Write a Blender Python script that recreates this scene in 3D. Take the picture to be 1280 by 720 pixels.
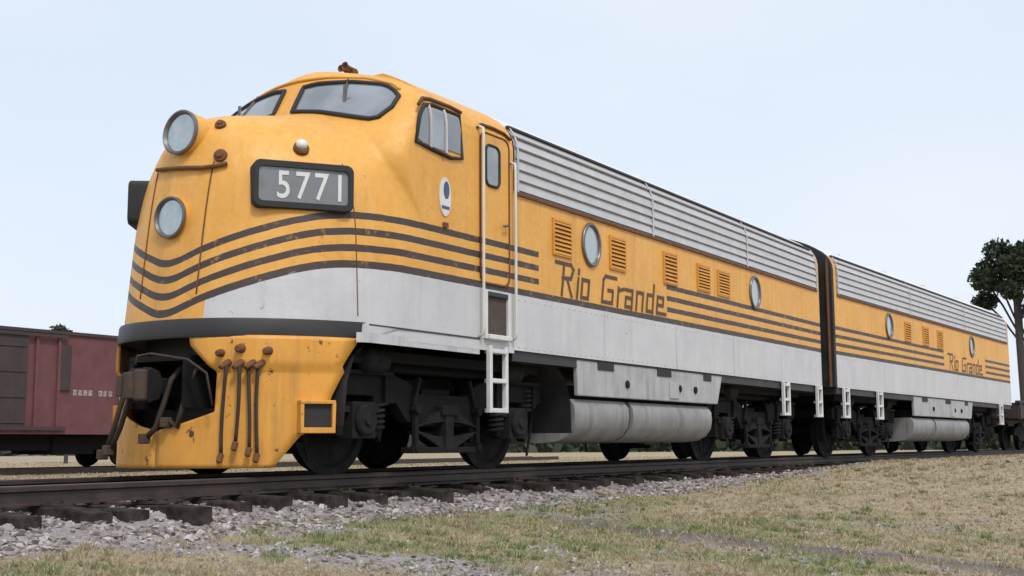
import bpy, bmesh, math, random
import numpy as np
from mathutils import Vector, Matrix
from mathutils.bvhtree import BVHTree

for o in list(bpy.data.objects):
    bpy.data.objects.remove(o, do_unlink=True)
scene = bpy.context.scene
COL = scene.collection
R = math.radians
rng = np.random.default_rng(5)
random.seed(5)

# ------------------------------------------------------------------ camera
# world: X runs back along the train, Z = 0 at the rail head, the camera stands on the -Y side
CAM = Vector((-7.157, -8.443, 0.280))
YAW, PITCH, ROLL, FPX = R(31.744), R(7.243), R(-0.306), 1531.05
fw = Vector((math.cos(PITCH) * math.cos(YAW), math.cos(PITCH) * math.sin(YAW), math.sin(PITCH)))
rt0 = Vector((math.sin(YAW), -math.cos(YAW), 0))
up0 = rt0.cross(fw)
rt = rt0 * math.cos(ROLL) + up0 * math.sin(ROLL)
upv = -rt0 * math.sin(ROLL) + up0 * math.cos(ROLL)
cam_data = bpy.data.cameras.new('camera')
cam = bpy.data.objects.new('camera', cam_data)
COL.objects.link(cam)
cam.matrix_world = Matrix(((rt.x, upv.x, -fw.x, CAM.x), (rt.y, upv.y, -fw.y, CAM.y),
                           (rt.z, upv.z, -fw.z, CAM.z), (0, 0, 0, 1)))
cam_data.sensor_width = 36
cam_data.lens = FPX / 1280 * 36
cam_data.clip_end = 6000
scene.camera = cam
scene.render.resolution_x, scene.render.resolution_y = 1024, 576


def pixdir(x, y):
    return (fw + rt * ((x - 640) / FPX) - upv * ((y - 360) / FPX))


# ------------------------------------------------------------------ sky, sun, exposure
SUN_AZ, SUN_EL = R(236), R(52)      # direction towards the sun, angle from +X
world = bpy.data.worlds.new('World')
scene.world = world
world.use_nodes = True
wt = world.node_tree
wt.nodes.clear()
wo = wt.nodes.new('ShaderNodeOutputWorld')
bg = wt.nodes.new('ShaderNodeBackground')
sky = wt.nodes.new('ShaderNodeTexSky')
sky.sky_type = 'NISHITA'
sky.sun_disc = False
sky.sun_elevation = SUN_EL
sky.sun_rotation = math.pi / 2 - SUN_AZ
sky.air_density = 1.0
sky.dust_density = 2.5
sky.ozone_density = 1.0
veil = wt.nodes.new('ShaderNodeMix')
veil.data_type = 'RGBA'
veil.inputs[0].default_value = 0.84          # thin even high cloud over the whole sky
wco = wt.nodes.new('ShaderNodeTexCoord')
wmp = wt.nodes.new('ShaderNodeMapping')
wmp.inputs['Scale'].default_value = (1.0, 1.0, 2.6)
wno = wt.nodes.new('ShaderNodeTexNoise')
wno.inputs['Scale'].default_value = 2.2
wno.inputs['Detail'].default_value = 5
wrm = wt.nodes.new('ShaderNodeValToRGB')
wrm.color_ramp.elements[0].position = 0.3
wrm.color_ramp.elements[0].color = (6.45, 7.2, 8.2, 1)
wrm.color_ramp.elements[1].position = 0.7
wrm.color_ramp.elements[1].color = (7.25, 7.75, 8.45, 1)
wt.links.new(wco.outputs['Generated'], wmp.inputs[0])
wt.links.new(wmp.outputs[0], wno.inputs['Vector'])
wt.links.new(wno.outputs['Fac'], wrm.inputs[0])
wt.links.new(wrm.outputs[0], veil.inputs[7])
wt.links.new(sky.outputs[0], veil.inputs[6])
wt.links.new(veil.outputs[2], bg.inputs[0])
bg.inputs[1].default_value = 0.1
wt.links.new(bg.outputs[0], wo.inputs[0])

sun_d = bpy.data.lights.new('sun', 'SUN')
sun_d.energy = 1.5
sun_d.angle = R(11)
sun_d.color = (1.0, 0.95, 0.88)
sun = bpy.data.objects.new('sun', sun_d)
COL.objects.link(sun)
sd = Vector((math.cos(SUN_EL) * math.cos(SUN_AZ), math.cos(SUN_EL) * math.sin(SUN_AZ), math.sin(SUN_EL)))
sun.rotation_euler = sd.to_track_quat('Z', 'Y').to_euler()
sun.location = (0, -20, 30)

scene.view_settings.view_transform = 'Standard'
scene.view_settings.look = 'None'
scene.view_settings.exposure = 0.36
scene.view_settings.gamma = 1.0
scene.view_settings.use_curve_mapping = False


# ------------------------------------------------------------------ materials
class NT:
    def __init__(self, name):
        self.m = bpy.data.materials.new(name)
        self.m.use_nodes = True
        self.t = self.m.node_tree
        self.b = self.t.nodes['Principled BSDF']
        self._co = None

    def n(self, typ, **kw):
        nd = self.t.nodes.new(typ)
        for k, v in kw.items():
            setattr(nd, k, v)
        return nd

    def link(self, a, b):
        self.t.links.new(a, b)

    def co(self):
        if self._co is None:
            self._co = self.n('ShaderNodeTexCoord').outputs['Object']
        return self._co

    def math(self, op, a, b=None, c=None, clamp=False):
        nd = self.n('ShaderNodeMath', operation=op, use_clamp=clamp)
        for i, v in enumerate((a, b, c)):
            if v is None:
                continue
            if isinstance(v, (int, float)):
                nd.inputs[i].default_value = v
            else:
                self.link(v, nd.inputs[i])
        return nd.outputs[0]

    def noise(self, scale, detail=4, rough=0.55, vec=None, stretch=None):
        vec = vec or self.co()
        if stretch:
            mp = self.n('ShaderNodeMapping')
            mp.inputs['Scale'].default_value = stretch
            self.link(vec, mp.inputs[0])
            vec = mp.outputs[0]
        nd = self.n('ShaderNodeTexNoise')
        nd.inputs['Scale'].default_value = scale
        nd.inputs['Detail'].default_value = detail
        nd.inputs['Roughness'].default_value = rough
        self.link(vec, nd.inputs['Vector'])
        return nd.outputs['Fac']

    def ramp(self, fac, stops):
        nd = self.n('ShaderNodeValToRGB')
        cr = nd.color_ramp
        while len(cr.elements) < len(stops):
            cr.elements.new(0.5)
        for e, (p, c) in zip(cr.elements, stops):
            e.position = p
            e.color = c if len(c) == 4 else (*c, 1)
        self.link(fac, nd.inputs[0])
        return nd.outputs[0]

    def mix(self, fac, a, b, mode='MIX'):
        nd = self.n('ShaderNodeMix', data_type='RGBA', blend_type=mode)
        for sock, v in ((nd.inputs[0], fac), (nd.inputs[6], a), (nd.inputs[7], b)):
            if isinstance(v, (int, float)):
                sock.default_value = v
            elif isinstance(v, tuple):
                sock.default_value = v if len(v) == 4 else (*v, 1)
            else:
                self.link(v, sock)
        return nd.outputs[2]

    def base(self, c):
        if isinstance(c, tuple):
            self.b.inputs['Base Color'].default_value = (*c, 1)
        else:
            self.link(c, self.b.inputs['Base Color'])

    def bump(self, h, strength=0.3, dist=0.02):
        nd = self.n('ShaderNodeBump')
        nd.inputs['Strength'].default_value = strength
        nd.inputs['Distance'].default_value = dist
        self.link(h, nd.inputs['Height'])
        self.link(nd.outputs[0], self.b.inputs['Normal'])

    def set(self, rough=None, metal=None, spec=None):
        for k, v in (('Roughness', rough), ('Metallic', metal), ('Specular IOR Level', spec)):
            if v is None:
                continue
            if isinstance(v, (int, float)):
                self.b.inputs[k].default_value = v
            else:
                self.link(v, self.b.inputs[k])


def g4(v):
    return (v, v, v, 1)


def worn(name, col, col2, scale=3.0, rough=0.5, metal=0.0, rust=0.0, bump=0.0, streak=0.0, spec=None):
    """Plain painted or bare surface with mottling, optional rust specks and run-down streaks."""
    t = NT(name)
    f = t.noise(scale, 6, 0.6)
    c = t.mix(t.ramp(f, [(0.32, g4(0)), (0.7, g4(1))]), (*col, 1), (*col2, 1))
    if streak:
        s = t.noise(1.0, 4, 0.6, stretch=(9, 9, 0.7))
        c = t.mix(t.math('MULTIPLY', t.ramp(s, [(0.5, g4(0)), (0.72, g4(1))]), streak), c, (0.07, 0.06, 0.05, 1))
    if rust:
        r = t.noise(7.0, 8, 0.7)
        c = t.mix(t.ramp(r, [(0.72 - rust, g4(0)), (0.76 - rust, g4(1))]), c, (0.10, 0.035, 0.015, 1))
    t.base(c)
    t.set(rough=t.ramp(f, [(0.3, g4(rough * 0.85)), (0.7, g4(min(1, rough * 1.2)))]), metal=metal, spec=spec)
    if bump:
        t.bump(t.noise(scale * 9, 5, 0.65), bump, 0.01)
    return t.m


YELLOW, YELLOW2 = (0.80, 0.415, 0.078), (0.72, 0.345, 0.062)
ZB = 1.914          # foot of the lowest stripe on the flat side
_dy = np.linspace(0, 1.5, 26)
_dv = np.interp(_dy, [0, .08, .15, .33, .6, .88, 1.1, 1.28, 1.5], [.49, .48, .46, .385, .285, .17, .065, 0, 0])
_dv = np.convolve(np.r_[_dv[2], _dv[1], _dv, 0, 0], [.15, .2, .3, .2, .15], 'valid')
DROP = list(zip(_dy.tolist(), _dv.tolist()))


def livery(name, gaps, nose=False):
    """Railway paint: yellow above, aluminium grey below, four dark pin stripes between."""
    t = NT(name)
    sx = t.n('ShaderNodeSeparateXYZ')
    t.link(t.co(), sx.inputs[0])
    X, Y, Z = sx.outputs
    wob = t.math('MULTIPLY', t.math('SUBTRACT', t.noise(6, 3), 0.5), 0.012)
    z = t.math('ADD', Z, wob)
    ay = t.math('ABSOLUTE', Y)
    if nose:
        d = t.ramp(t.math('DIVIDE', ay, 1.5), [(y / 1.5, g4(v)) for y, v in DROP])
        z = t.math('ADD', z, d)
    big = t.noise(1.3, 5, 0.6)
    fine = t.noise(14, 6, 0.65)
    yel = t.mix(t.ramp(big, [(0.35, g4(0)), (0.7, g4(1))]), (*YELLOW, 1), (*YELLOW2, 1))
    yel = t.mix(t.math('MULTIPLY', t.ramp(fine, [(0.4, g4(0)), (0.75, g4(1))]), 0.35), yel, (0.62, 0.26, 0.045, 1))
    # sun-bleached patches and rain streaks
    st = t.noise(1.0, 5, 0.65, stretch=(7, 7, 0.5))
    yel = t.mix(t.math('MULTIPLY', t.ramp(st, [(0.52, g4(0)), (0.75, g4(1))]), 0.5), yel, (0.84, 0.50, 0.18, 1))
    so = t.noise(1.0, 6, 0.7, stretch=(3.2, 3.2, 0.35))
    yel = t.mix(t.math('MULTIPLY', t.ramp(so, [(0.55, g4(0)), (0.74, g4(1))]), 0.38), yel, (0.30, 0.155, 0.05, 1))
    grey = t.mix(t.ramp(big, [(0.3, g4(0)), (0.7, g4(1))]), (0.62, 0.61, 0.63, 1), (0.52, 0.51, 0.53, 1))
    st2 = t.noise(1.0, 5, 0.65, stretch=(11, 11, 0.6), vec=t.co())
    grey = t.mix(t.math('MULTIPLY', t.ramp(st2, [(0.5, g4(0)), (0.72, g4(1))]), 0.22), grey, (0.36, 0.345, 0.33, 1))
    isg = t.math('LESS_THAN', z, ZB)
    if nose:
        wy = t.math('ADD', Y, t.math('MULTIPLY', wob, 3))
        isg = t.math('MULTIPLY', isg, t.math('MAXIMUM', t.math('LESS_THAN', wy, -0.45), t.math('GREATER_THAN', wy, 1.0)))
    c = t.mix(isg, yel, grey)
    dark = None
    for k in range(4):
        zc = ZB + 0.02 + 0.155 * k
        m = t.math('LESS_THAN', t.math('ABSOLUTE', t.math('SUBTRACT', z, zc)), 0.034 if k else 0.036)
        if k:
            for a, b in gaps:
                inside = t.math('MULTIPLY', t.math('GREATER_THAN', X, a), t.math('LESS_THAN', X, b))
                m = t.math('MULTIPLY', m, t.math('SUBTRACT', 1.0, inside))
        dark = m if dark is None else t.math('MAXIMUM', dark, m)
    wear = t.ramp(t.noise(9, 7, 0.7), [(0.28, g4(0.5)), (0.42, g4(1))])
    c = t.mix(t.math('MULTIPLY', dark, wear), c, (0.055, 0.038, 0.034, 1))
    chips = t.noise(6.5, 9, 0.74)
    lo = 0.64 if nose else 0.69
    ch = t.ramp(chips, [(lo, g4(0)), (lo + 0.04, g4(1))])
    c = t.mix(t.math('MULTIPLY', ch, 0.75), c, (0.17, 0.06, 0.022, 1))
    t.base(c)
    t.set(rough=t.ramp(fine, [(0.3, g4(0.38)), (0.7, g4(0.6))]))
    t.bump(t.math('ADD', t.math('MULTIPLY', big, 1.2), t.math('MULTIPLY', fine, 0.06)), 0.45, 0.035)
    return t.m


M = {}
M['nose'] = livery('nose_livery', [(4.66, 8.1)], nose=True)
M['side'] = livery('side_livery', [(4.66, 8.1)])
M['bside'] = livery('booster_livery', [(7.9, 12.0)])
M['yellow'] = worn('yellow_paint', YELLOW, YELLOW2, 2.5, 0.5, rust=0.03, streak=0.12)
M['pilot'] = worn('pilot_paint', (0.79, 0.385, 0.06), (0.66, 0.29, 0.045), 3.2, 0.5, rust=0.09, bump=0.1, streak=0.3)
M['grey'] = worn('grey_paint', (0.58, 0.57, 0.59), (0.48, 0.47, 0.49), 3, 0.5, rust=0.0, streak=0.3)
M['tank'] = worn('tank_paint', (0.30, 0.295, 0.295), (0.22, 0.215, 0.215), 3, 0.5, rust=0.02, streak=0.45)
M['skirt'] = worn('skirt_paint', (0.46, 0.455, 0.465), (0.36, 0.355, 0.36), 4, 0.5, rust=0.02, streak=0.4)
M['roof'] = worn('roof_paint', (0.74, 0.74, 0.75), (0.64, 0.64, 0.65), 2, 0.55, streak=0.2)
M['steel'] = worn('stainless_slat', (0.56, 0.55, 0.56), (0.47, 0.465, 0.475), 4, 0.45, metal=0.2)
M['grille_dark'] = worn('grille_back', (0.46, 0.455, 0.465), (0.38, 0.375, 0.385), 4, 0.7)
M['black'] = worn('black_paint', (0.022, 0.021, 0.024), (0.035, 0.033, 0.035), 3, 0.5)
M['rubber'] = worn('black_rubber', (0.018, 0.017, 0.018), (0.03, 0.029, 0.03), 8, 0.7)
M['truck'] = worn('truck_grime', (0.007, 0.007, 0.008), (0.014, 0.013, 0.013), 5, 0.85, bump=0.3, spec=0.25)
M['truck2'] = worn('truck_dust', (0.020, 0.019, 0.019), (0.010, 0.010, 0.010), 6, 0.85, bump=0.3, spec=0.25)
M['rusty'] = worn('rusty_iron', (0.045, 0.030, 0.024), (0.10, 0.065, 0.045), 7, 0.85, bump=0.4)
M['rustspot'] = worn('rust_brown', (0.11, 0.045, 0.022), (0.20, 0.085, 0.035), 9, 0.85, bump=0.3)
M['hose'] = worn('air_hose_rubber', (0.030, 0.020, 0.017), (0.06, 0.036, 0.024), 8, 0.75)
M['white'] = worn('white_paint', (0.74, 0.74, 0.73), (0.6, 0.6, 0.6), 5, 0.5)
M['rail_white'] = worn('pale_handrail', (0.72, 0.69, 0.62), (0.64, 0.61, 0.55), 5, 0.5)
M['letter'] = worn('dark_lettering', (0.075, 0.042, 0.026), (0.12, 0.066, 0.035), 9, 0.6)
M['chrome'] = worn('lamp_rim', (0.22, 0.21, 0.20), (0.14, 0.12, 0.11), 8, 0.35, metal=0.6)
M['recess'] = worn('step_recess', (0.10, 0.065, 0.05), (0.06, 0.045, 0.04), 6, 0.8)
M['blue'] = worn('emblem_blue', (0.05, 0.075, 0.16), (0.08, 0.10, 0.2), 9, 0.5)
M['red'] = worn('red_lens', (0.35, 0.05, 0.03), (0.25, 0.04, 0.03), 9, 0.35)
M['maroon'] = worn('boxcar_paint', (0.165, 0.060, 0.062), (0.125, 0.046, 0.050), 2.2, 0.7, streak=0.35)
M['maroon2'] = worn('boxcar_door_paint', (0.060, 0.038, 0.040), (0.045, 0.03, 0.032), 2.2, 0.7, streak=0.3)
M['vent'] = worn('vent_shade_yellow', (0.70, 0.325, 0.05), (0.56, 0.245, 0.04), 5, 0.55, rust=0.04)  # yellow darkened to carry the louvre shading; also colours the panel joints
M['tie'] = worn('creosoted_timber', (0.020, 0.016, 0.014), (0.085, 0.072, 0.062), 9, 0.95, bump=0.9, spec=0.1)
M['rail_old'] = worn('rail_steel', (0.075, 0.055, 0.047), (0.045, 0.035, 0.032), 6, 0.6, metal=0.3)
t = NT('rail_iron')
_g = t.n('ShaderNodeNewGeometry')
_sx = t.n('ShaderNodeSeparateXYZ')
t.link(_g.outputs['Normal'], _sx.inputs[0])
_f = t.noise(6, 6, .6)
_c = t.mix(t.ramp(_f, [(.35, g4(0)), (.65, g4(1))]), (.070, .048, .040, 1), (.038, .029, .027, 1))
_top = t.math('GREATER_THAN', _sx.outputs[2], 0.97)      # running surface worn bright
t.base(t.mix(_top, _c, (.20, .18, .165, 1)))
t.set(rough=0.55, metal=0.25)
M['rail'] = t.m
M['faded'] = worn('faded_white', (0.46, 0.40, 0.41), (0.16, 0.08, 0.08), 16, 0.7)
M['bark'] = worn('bark', (0.045, 0.040, 0.038), (0.07, 0.06, 0.055), 8, 0.95, bump=0.6)


def glass_mat(name, tint, tint2, rough=0.06):
    t = NT(name)
    f = t.noise(2.2, 3, 0.5)
    t.base(t.mix(t.ramp(f, [(0.35, g4(0)), (0.65, g4(1))]), (*tint, 1), (*tint2, 1)))
    t.set(rough=t.ramp(t.noise(5, 4), [(0.3, g4(rough)), (0.7, g4(rough * 2.5))]), spec=1.0)
    t.b.inputs['IOR'].default_value = 1.9
    t.b.inputs['Coat Weight'].default_value = 0.6
    t.b.inputs['Coat Roughness'].default_value = 0.05
    return t.m


M['glass'] = glass_mat('sky_grey_window_glass', (0.10, 0.115, 0.13), (0.22, 0.25, 0.275), 0.03)  # mottled grey tint stands in for sky reflected in the panes
M['glass_dark'] = glass_mat('dark_window_glass', (0.05, 0.055, 0.065), (0.10, 0.11, 0.125))
M['port'] = glass_mat('porthole_glass', (0.27, 0.33, 0.37), (0.33, 0.37, 0.39))
M['lens'] = glass_mat('lamp_lens', (0.20, 0.24, 0.25), (0.36, 0.40, 0.41), 0.12)
M['mirror'] = worn('lamp_reflector', (0.52, 0.57, 0.58), (0.40, 0.45, 0.46), 9, 0.22, metal=0.75)
M['board'] = glass_mat('number_board_glass', (0.022, 0.030, 0.040), (0.045, 0.058, 0.072), 0.3)


def leaf_mat(name, a, b):
    t = NT(name)
    oi = t.n('ShaderNodeNewGeometry')
    c = t.mix(t.ramp(oi.outputs['Random Per Island'], [(0, g4(0)), (1, g4(1))]), (*a, 1), (*b, 1))
    t.base(c)
    t.set(rough=0.6)
    tr = t.n('ShaderNodeBsdfTranslucent')
    t.link(c, tr.inputs[0])
    ms = t.n('ShaderNodeMixShader')
    ms.inputs[0].default_value = 0.25
    out = t.t.nodes['Material Output']
    t.link(t.b.outputs[0], ms.inputs[1])
    t.link(tr.outputs[0], ms.inputs[2])
    t.link(ms.outputs[0], out.inputs[0])
    return t.m


M['leaf'] = leaf_mat('dark_leaves', (0.022, 0.034, 0.018), (0.05, 0.065, 0.032))
M['dry'] = leaf_mat('dry_grass', (0.58, 0.475, 0.31), (0.28, 0.22, 0.14))
M['green'] = leaf_mat('green_grass', (0.12, 0.185, 0.06), (0.32, 0.345, 0.15))


# ------------------------------------------------------------------ mesh helpers
class MB:
    def __init__(self):
        self.v, self.f = [], []

    def add(self, vs, fs):
        o = len(self.v)
        self.v += [tuple(p) for p in vs]
        self.f += [tuple(i + o for i in f) for f in fs]
        return self

    def box(self, c, s, rot=None):
        hx, hy, hz = s[0] / 2, s[1] / 2, s[2] / 2
        vs = [Vector((x, y, z)) for x in (-hx, hx) for y in (-hy, hy) for z in (-hz, hz)]
        if rot is not None:
            vs = [rot @ p for p in vs]
        c = Vector(c)
        return self.add([p + c for p in vs], [(0, 1, 3, 2), (4, 6, 7, 5), (0, 4, 5, 1), (2, 3, 7, 6), (0, 2, 6, 4), (1, 5, 7, 3)])

    def cyl(self, a, b, r0, r1=None, n=16, caps=True):
        a, b = Vector(a), Vector(b)
        r1 = r0 if r1 is None else r1
        d = (b - a).normalized()
        x = d.orthogonal().normalized()
        y = d.cross(x)
        vs = []
        for p, r in ((a, r0), (b, r1)):
            vs += [p + x * (r * math.cos(2 * math.pi * i / n)) + y * (r * math.sin(2 * math.pi * i / n)) for i in range(n)]
        fs = [(i, (i + 1) % n, n + (i + 1) % n, n + i) for i in range(n)]
        if caps:
            fs += [tuple(range(n - 1, -1, -1)), tuple(range(n, 2 * n))]
        return self.add(vs, fs)

    def tube(self, pts, r, n=8, closed=False):
        pts = [Vector(p) for p in pts]
        m = len(pts)
        vs = []
        x = None
        for i, p in enumerate(pts):
            if closed:
                d = (pts[(i + 1) % m] - pts[i - 1]).normalized()
            else:
                d = (pts[min(i + 1, m - 1)] - pts[max(i - 1, 0)]).normalized()
            x = d.orthogonal().normalized() if x is None else (x - d * x.dot(d)).normalized()
            y = d.cross(x)
            vs += [p + x * (r * math.cos(2 * math.pi * k / n)) + y * (r * math.sin(2 * math.pi * k / n)) for k in range(n)]
        fs = []
        for i in range(m if closed else m - 1):
            j = (i + 1) % m
            fs += [(i * n + k, i * n + (k + 1) % n, j * n + (k + 1) % n, j * n + k) for k in range(n)]
        if not closed:
            fs += [tuple(range(n - 1, -1, -1)), tuple((m - 1) * n + k for k in range(n))]
        return self.add(vs, fs)

    def lathe(self, prof, org, axis, n=32):
        """prof: list of (distance along axis, radius)."""
        org, d = Vector(org), Vector(axis).normalized()
        x = d.orthogonal().normalized()
        y = d.cross(x)
        vs = []
        for h, r in prof:
            vs += [org + d * h + x * (r * math.cos(2 * math.pi * i / n)) + y * (r * math.sin(2 * math.pi * i / n)) for i in range(n)]
        fs = []
        for j in range(len(prof) - 1):
            fs += [(j * n + i, j * n + (i + 1) % n, (j + 1) * n + (i + 1) % n, (j + 1) * n + i) for i in range(n)]
        if prof[0][1] > 1e-6:
            fs.append(tuple(range(n - 1, -1, -1)))
        if prof[-1][1] > 1e-6:
            fs.append(tuple((len(prof) - 1) * n + i for i in range(n)))
        return self.add(vs, fs)

    def prism(self, outline, y0, y1):
        """outline in (x, z), extruded from y0 to y1."""
        n = len(outline)
        vs = [(x, y0, z) for x, z in outline] + [(x, y1, z) for x, z in outline]
        fs = [(i, (i + 1) % n, n + (i + 1) % n, n + i) for i in range(n)]
        fs += [tuple(range(n - 1, -1, -1)), tuple(range(n, 2 * n))]
        return self.add(vs, fs)

    def grid(self, rows, flip=False):
        m, n = len(rows), len(rows[0])
        vs = [p for r in rows for p in r]
        fs = [(i * n + j, i * n + j + 1, (i + 1) * n + j + 1, (i + 1) * n + j) for i in range(m - 1) for j in range(n - 1)]
        return self.add(vs, [f[::-1] for f in fs] if flip else fs)

    def mesh(self, name, mat, smooth=None, fix=True):
        me = bpy.data.meshes.new(name)
        me.from_pydata(self.v, [], self.f)
        if fix:
            bm = bmesh.new()
            bm.from_mesh(me)
            bmesh.ops.remove_doubles(bm, verts=bm.verts, dist=1e-5)
            bmesh.ops.recalc_face_normals(bm, faces=bm.faces)
            bm.to_mesh(me)
            bm.free()
        me.materials.append(mat if not isinstance(mat, str) else M[mat])
        if smooth is not None:
            me.polygons.foreach_set('use_smooth', [True] * len(me.polygons))
            if smooth < 180:
                me.set_sharp_from_angle(angle=R(smooth))
        me.update()
        return me

    def obj(self, name, mat, parent=None, smooth=None, bevel=0.0, fix=True):
        return link(name, self.mesh(name, mat, smooth, fix), parent, bevel)


def link(name, me, parent=None, bevel=0.0):
    o = bpy.data.objects.new(name, me)
    COL.objects.link(o)
    if parent is not None:
        o.parent = parent
    if bevel:
        md = o.modifiers.new('bevel', 'BEVEL')
        md.width = bevel
        md.segments = 2
        md.limit_method = 'ANGLE'
        md.angle_limit = R(40)
    return o


def tag(o, label=None, cat=None, group=None, kind=None):
    for k, v in (('label', label), ('category', cat), ('group', group), ('kind', kind)):
        if v:
            o[k] = v
    return o


def empty(name, loc=(0, 0, 0), rz=0.0):
    o = bpy.data.objects.new(name, None)
    COL.objects.link(o)
    o.location = loc
    o.rotation_euler = (0, 0, rz)
    o.empty_display_size = 0.3
    return o


def interp(x, tab):
    return float(np.interp(x, [a for a, _ in tab], [b for _, b in tab]))


def rounded(x0, x1, z0, z1, r, n=5):
    pts = []
    for cx, cz, a0 in ((x1 - r, z1 - r, 0), (x0 + r, z1 - r, 90), (x0 + r, z0 + r, 180), (x1 - r, z0 + r, 270)):
        for k in range(n + 1):
            a = R(a0 + 90 * k / n)
            pts.append((cx + r * math.cos(a), cz + r * math.sin(a)))
    return pts


# ------------------------------------------------------------------ terrain
def tcy(x):                      # track centre line: a wide curve
    return -((x - 7.5) ** 2) / 800.0


def sstep(a, b, x):
    t = np.clip((x - a) / (b - a), 0, 1)
    return t * t * (3 - 2 * t)


def vnoise(x, y, seed=0):
    x = np.asarray(x, float)
    y = np.asarray(y, float)
    xi, yi = np.floor(x), np.floor(y)
    xf, yf = x - xi, y - yi

    def h(a, b):
        s = np.sin(a * 127.1 + b * 311.7 + seed * 74.7) * 43758.5453
        return s - np.floor(s)
    u, v = xf * xf * (3 - 2 * xf), yf * yf * (3 - 2 * yf)
    return (h(xi, yi) * (1 - u) * (1 - v) + h(xi + 1, yi) * u * (1 - v) + h(xi, yi + 1) * (1 - u) * v + h(xi + 1, yi + 1) * u * v)


def fbm(x, y, seed=0):
    return 0.5 * vnoise(x, y, seed) + 0.3 * vnoise(x * 2.1, y * 2.1, seed + 1) + 0.2 * vnoise(x * 4.3, y * 4.3, seed + 2)


def gz(x, y):
    x = np.asarray(x, float)
    y = np.asarray(y, float)
    d = y - tcy(np.clip(x, -60, 70))
    ad = np.abs(d)
    near = np.interp(ad, [0, 0.7, 0.95, 1.3, 1.6, 2.2, 3.2, 5.0, 8.0, 14], [-0.21, -0.21, -0.225, -0.272, -0.335, -0.39, -0.48, -0.60, -0.82, -1.0])
    rise = sstep(7.0, 17.0, x)
    hi = np.interp(ad, [0, 1.3, 1.9, 4.5, 8.0, 14], [-0.225, -0.225, -0.10, -0.06, -0.22, -0.5])
    far = np.interp(ad, [0, 1.22, 1.42, 2.4, 12, 40], [-0.225, -0.225, -0.30, -0.40, -0.46, -0.6])
    z = np.where(d < 0, near * (1 - rise) + hi * rise, far)
    z = z + (fbm(x * 0.7, y * 0.7, 3) - 0.5) * 0.10 * sstep(1.5, 2.6, ad) + (fbm(x * 4, y * 4, 7) - 0.5) * (0.035 + 0.09 * np.exp(-((ad - 1.35) / .3) ** 2))
    z = z - 3.0 * sstep(150, 900, np.hypot(x, y)) * 0.2
    return z


def gpix(px, py):
    """where the view line through a photo pixel meets the terrain"""
    d = pixdir(px, py)
    lo_, hi_ = 2.0, 400.0
    for tt in np.geomspace(2.5, 400, 500):
        p = CAM + d * tt
        if p.z < float(gz(p.x, p.y)):
            hi_ = tt
            break
        lo_ = tt
    for _ in range(20):
        m_ = (lo_ + hi_) / 2
        p = CAM + d * m_
        lo_, hi_ = (lo_, m_) if p.z < float(gz(p.x, p.y)) else (m_, hi_)
    p = CAM + d * hi_
    return p.x, p.y


def seg_dist(x, y, pts):
    best = np.full(np.shape(x), 1e9)
    for (ax, ay), (bx, by) in zip(pts[:-1], pts[1:]):
        vx, vy = bx - ax, by - ay
        tt = np.clip(((x - ax) * vx + (y - ay) * vy) / (vx * vx + vy * vy), 0, 1)
        best = np.minimum(best, np.hypot(x - ax - tt * vx, y - ay - tt * vy))
    return best


PATH_A = [gpix(*q) for q in ((735, 655), (860, 668), (1000, 684), (1150, 700), (1300, 716))]   # worn cinder path
PATH_B = [gpix(*q) for q in ((-60, 640), (40, 660), (130, 676), (260, 684), (380, 690), (560, 712))]   # pale gravel run
GREENS = [(gpix(*q), r_) for q, r_ in (((450, 655), .9), ((560, 655), .9), ((700, 690), .7), ((780, 690), .6), ((900, 700), .6), ((200, 650), .4), ((660, 640), .9), ((1010, 716), .4))]


def ground_masks(x, y):
    """gravel, green fractions of the ground cover (0..1)"""
    ad = np.abs(y - tcy(np.clip(x, -60, 70)))
    nz = fbm(x * 1.3, y * 1.3, 11) - 0.5
    g = 1 - sstep(1.55, 2.15, ad + nz * 1.5)                          # ballast shoulder
    g = np.maximum(g, (1 - sstep(0.12, 0.62, seg_dist(x, y, PATH_B) + nz * .9)))
    g = np.maximum(g, sstep(0.60, 0.74, fbm(x * 0.9 + 9, y * 0.9, 41)) * 0.55 * (1 - sstep(5, 12, x)))
    gr = sstep(0.42, 0.62, fbm(x * 0.55 + 4, y * 0.9, 51)) * 0.9 * (1 - 0.8 * sstep(5, 12, x))
    for (cx, cy), r_ in GREENS:
        gr = np.maximum(gr, np.exp(-((x - cx) ** 2 + (y - cy) ** 2) / (r_ * r_)))
    return np.clip(g, 0, 1), np.clip(gr, 0, 1)


def axis_coords(lo, hi, a, b, fine, grow=1.18):
    c = list(np.arange(a, b + 1e-6, fine))
    s, x = fine, b
    while x < hi:
        s *= grow
        x += s
        c.append(x)
    s, x = fine, a
    while x > lo:
        s *= grow
        x -= s
        c.insert(0, x)
    return np.array(c)


gx = axis_coords(-900, 2500, -5, 16, 0.11)
gy = axis_coords(-1500, 1500, -8.5, 3, 0.11)
GX, GY = np.meshgrid(gx, gy)
GZ = gz(GX, GY)
nx, ny = len(gx), len(gy)
gv = np.stack([GX.ravel(), GY.ravel(), GZ.ravel()], 1)
idx = np.arange(nx * ny).reshape(ny, nx)
gf = np.stack([idx[:-1, :-1].ravel(), idx[:-1, 1:].ravel(), idx[1:, 1:].ravel(), idx[1:, :-1].ravel()], 1)
gme = bpy.data.meshes.new('ground')
gme.from_pydata(gv.tolist(), [], gf.tolist())
gg, gr = ground_masks(GX.ravel(), GY.ravel())
def cinder(x, y):
    return (1 - sstep(0.14, 0.55, seg_dist(x, y, PATH_A) + (fbm(x * 2, y * 2, 15) - .5) * .5))


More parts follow.
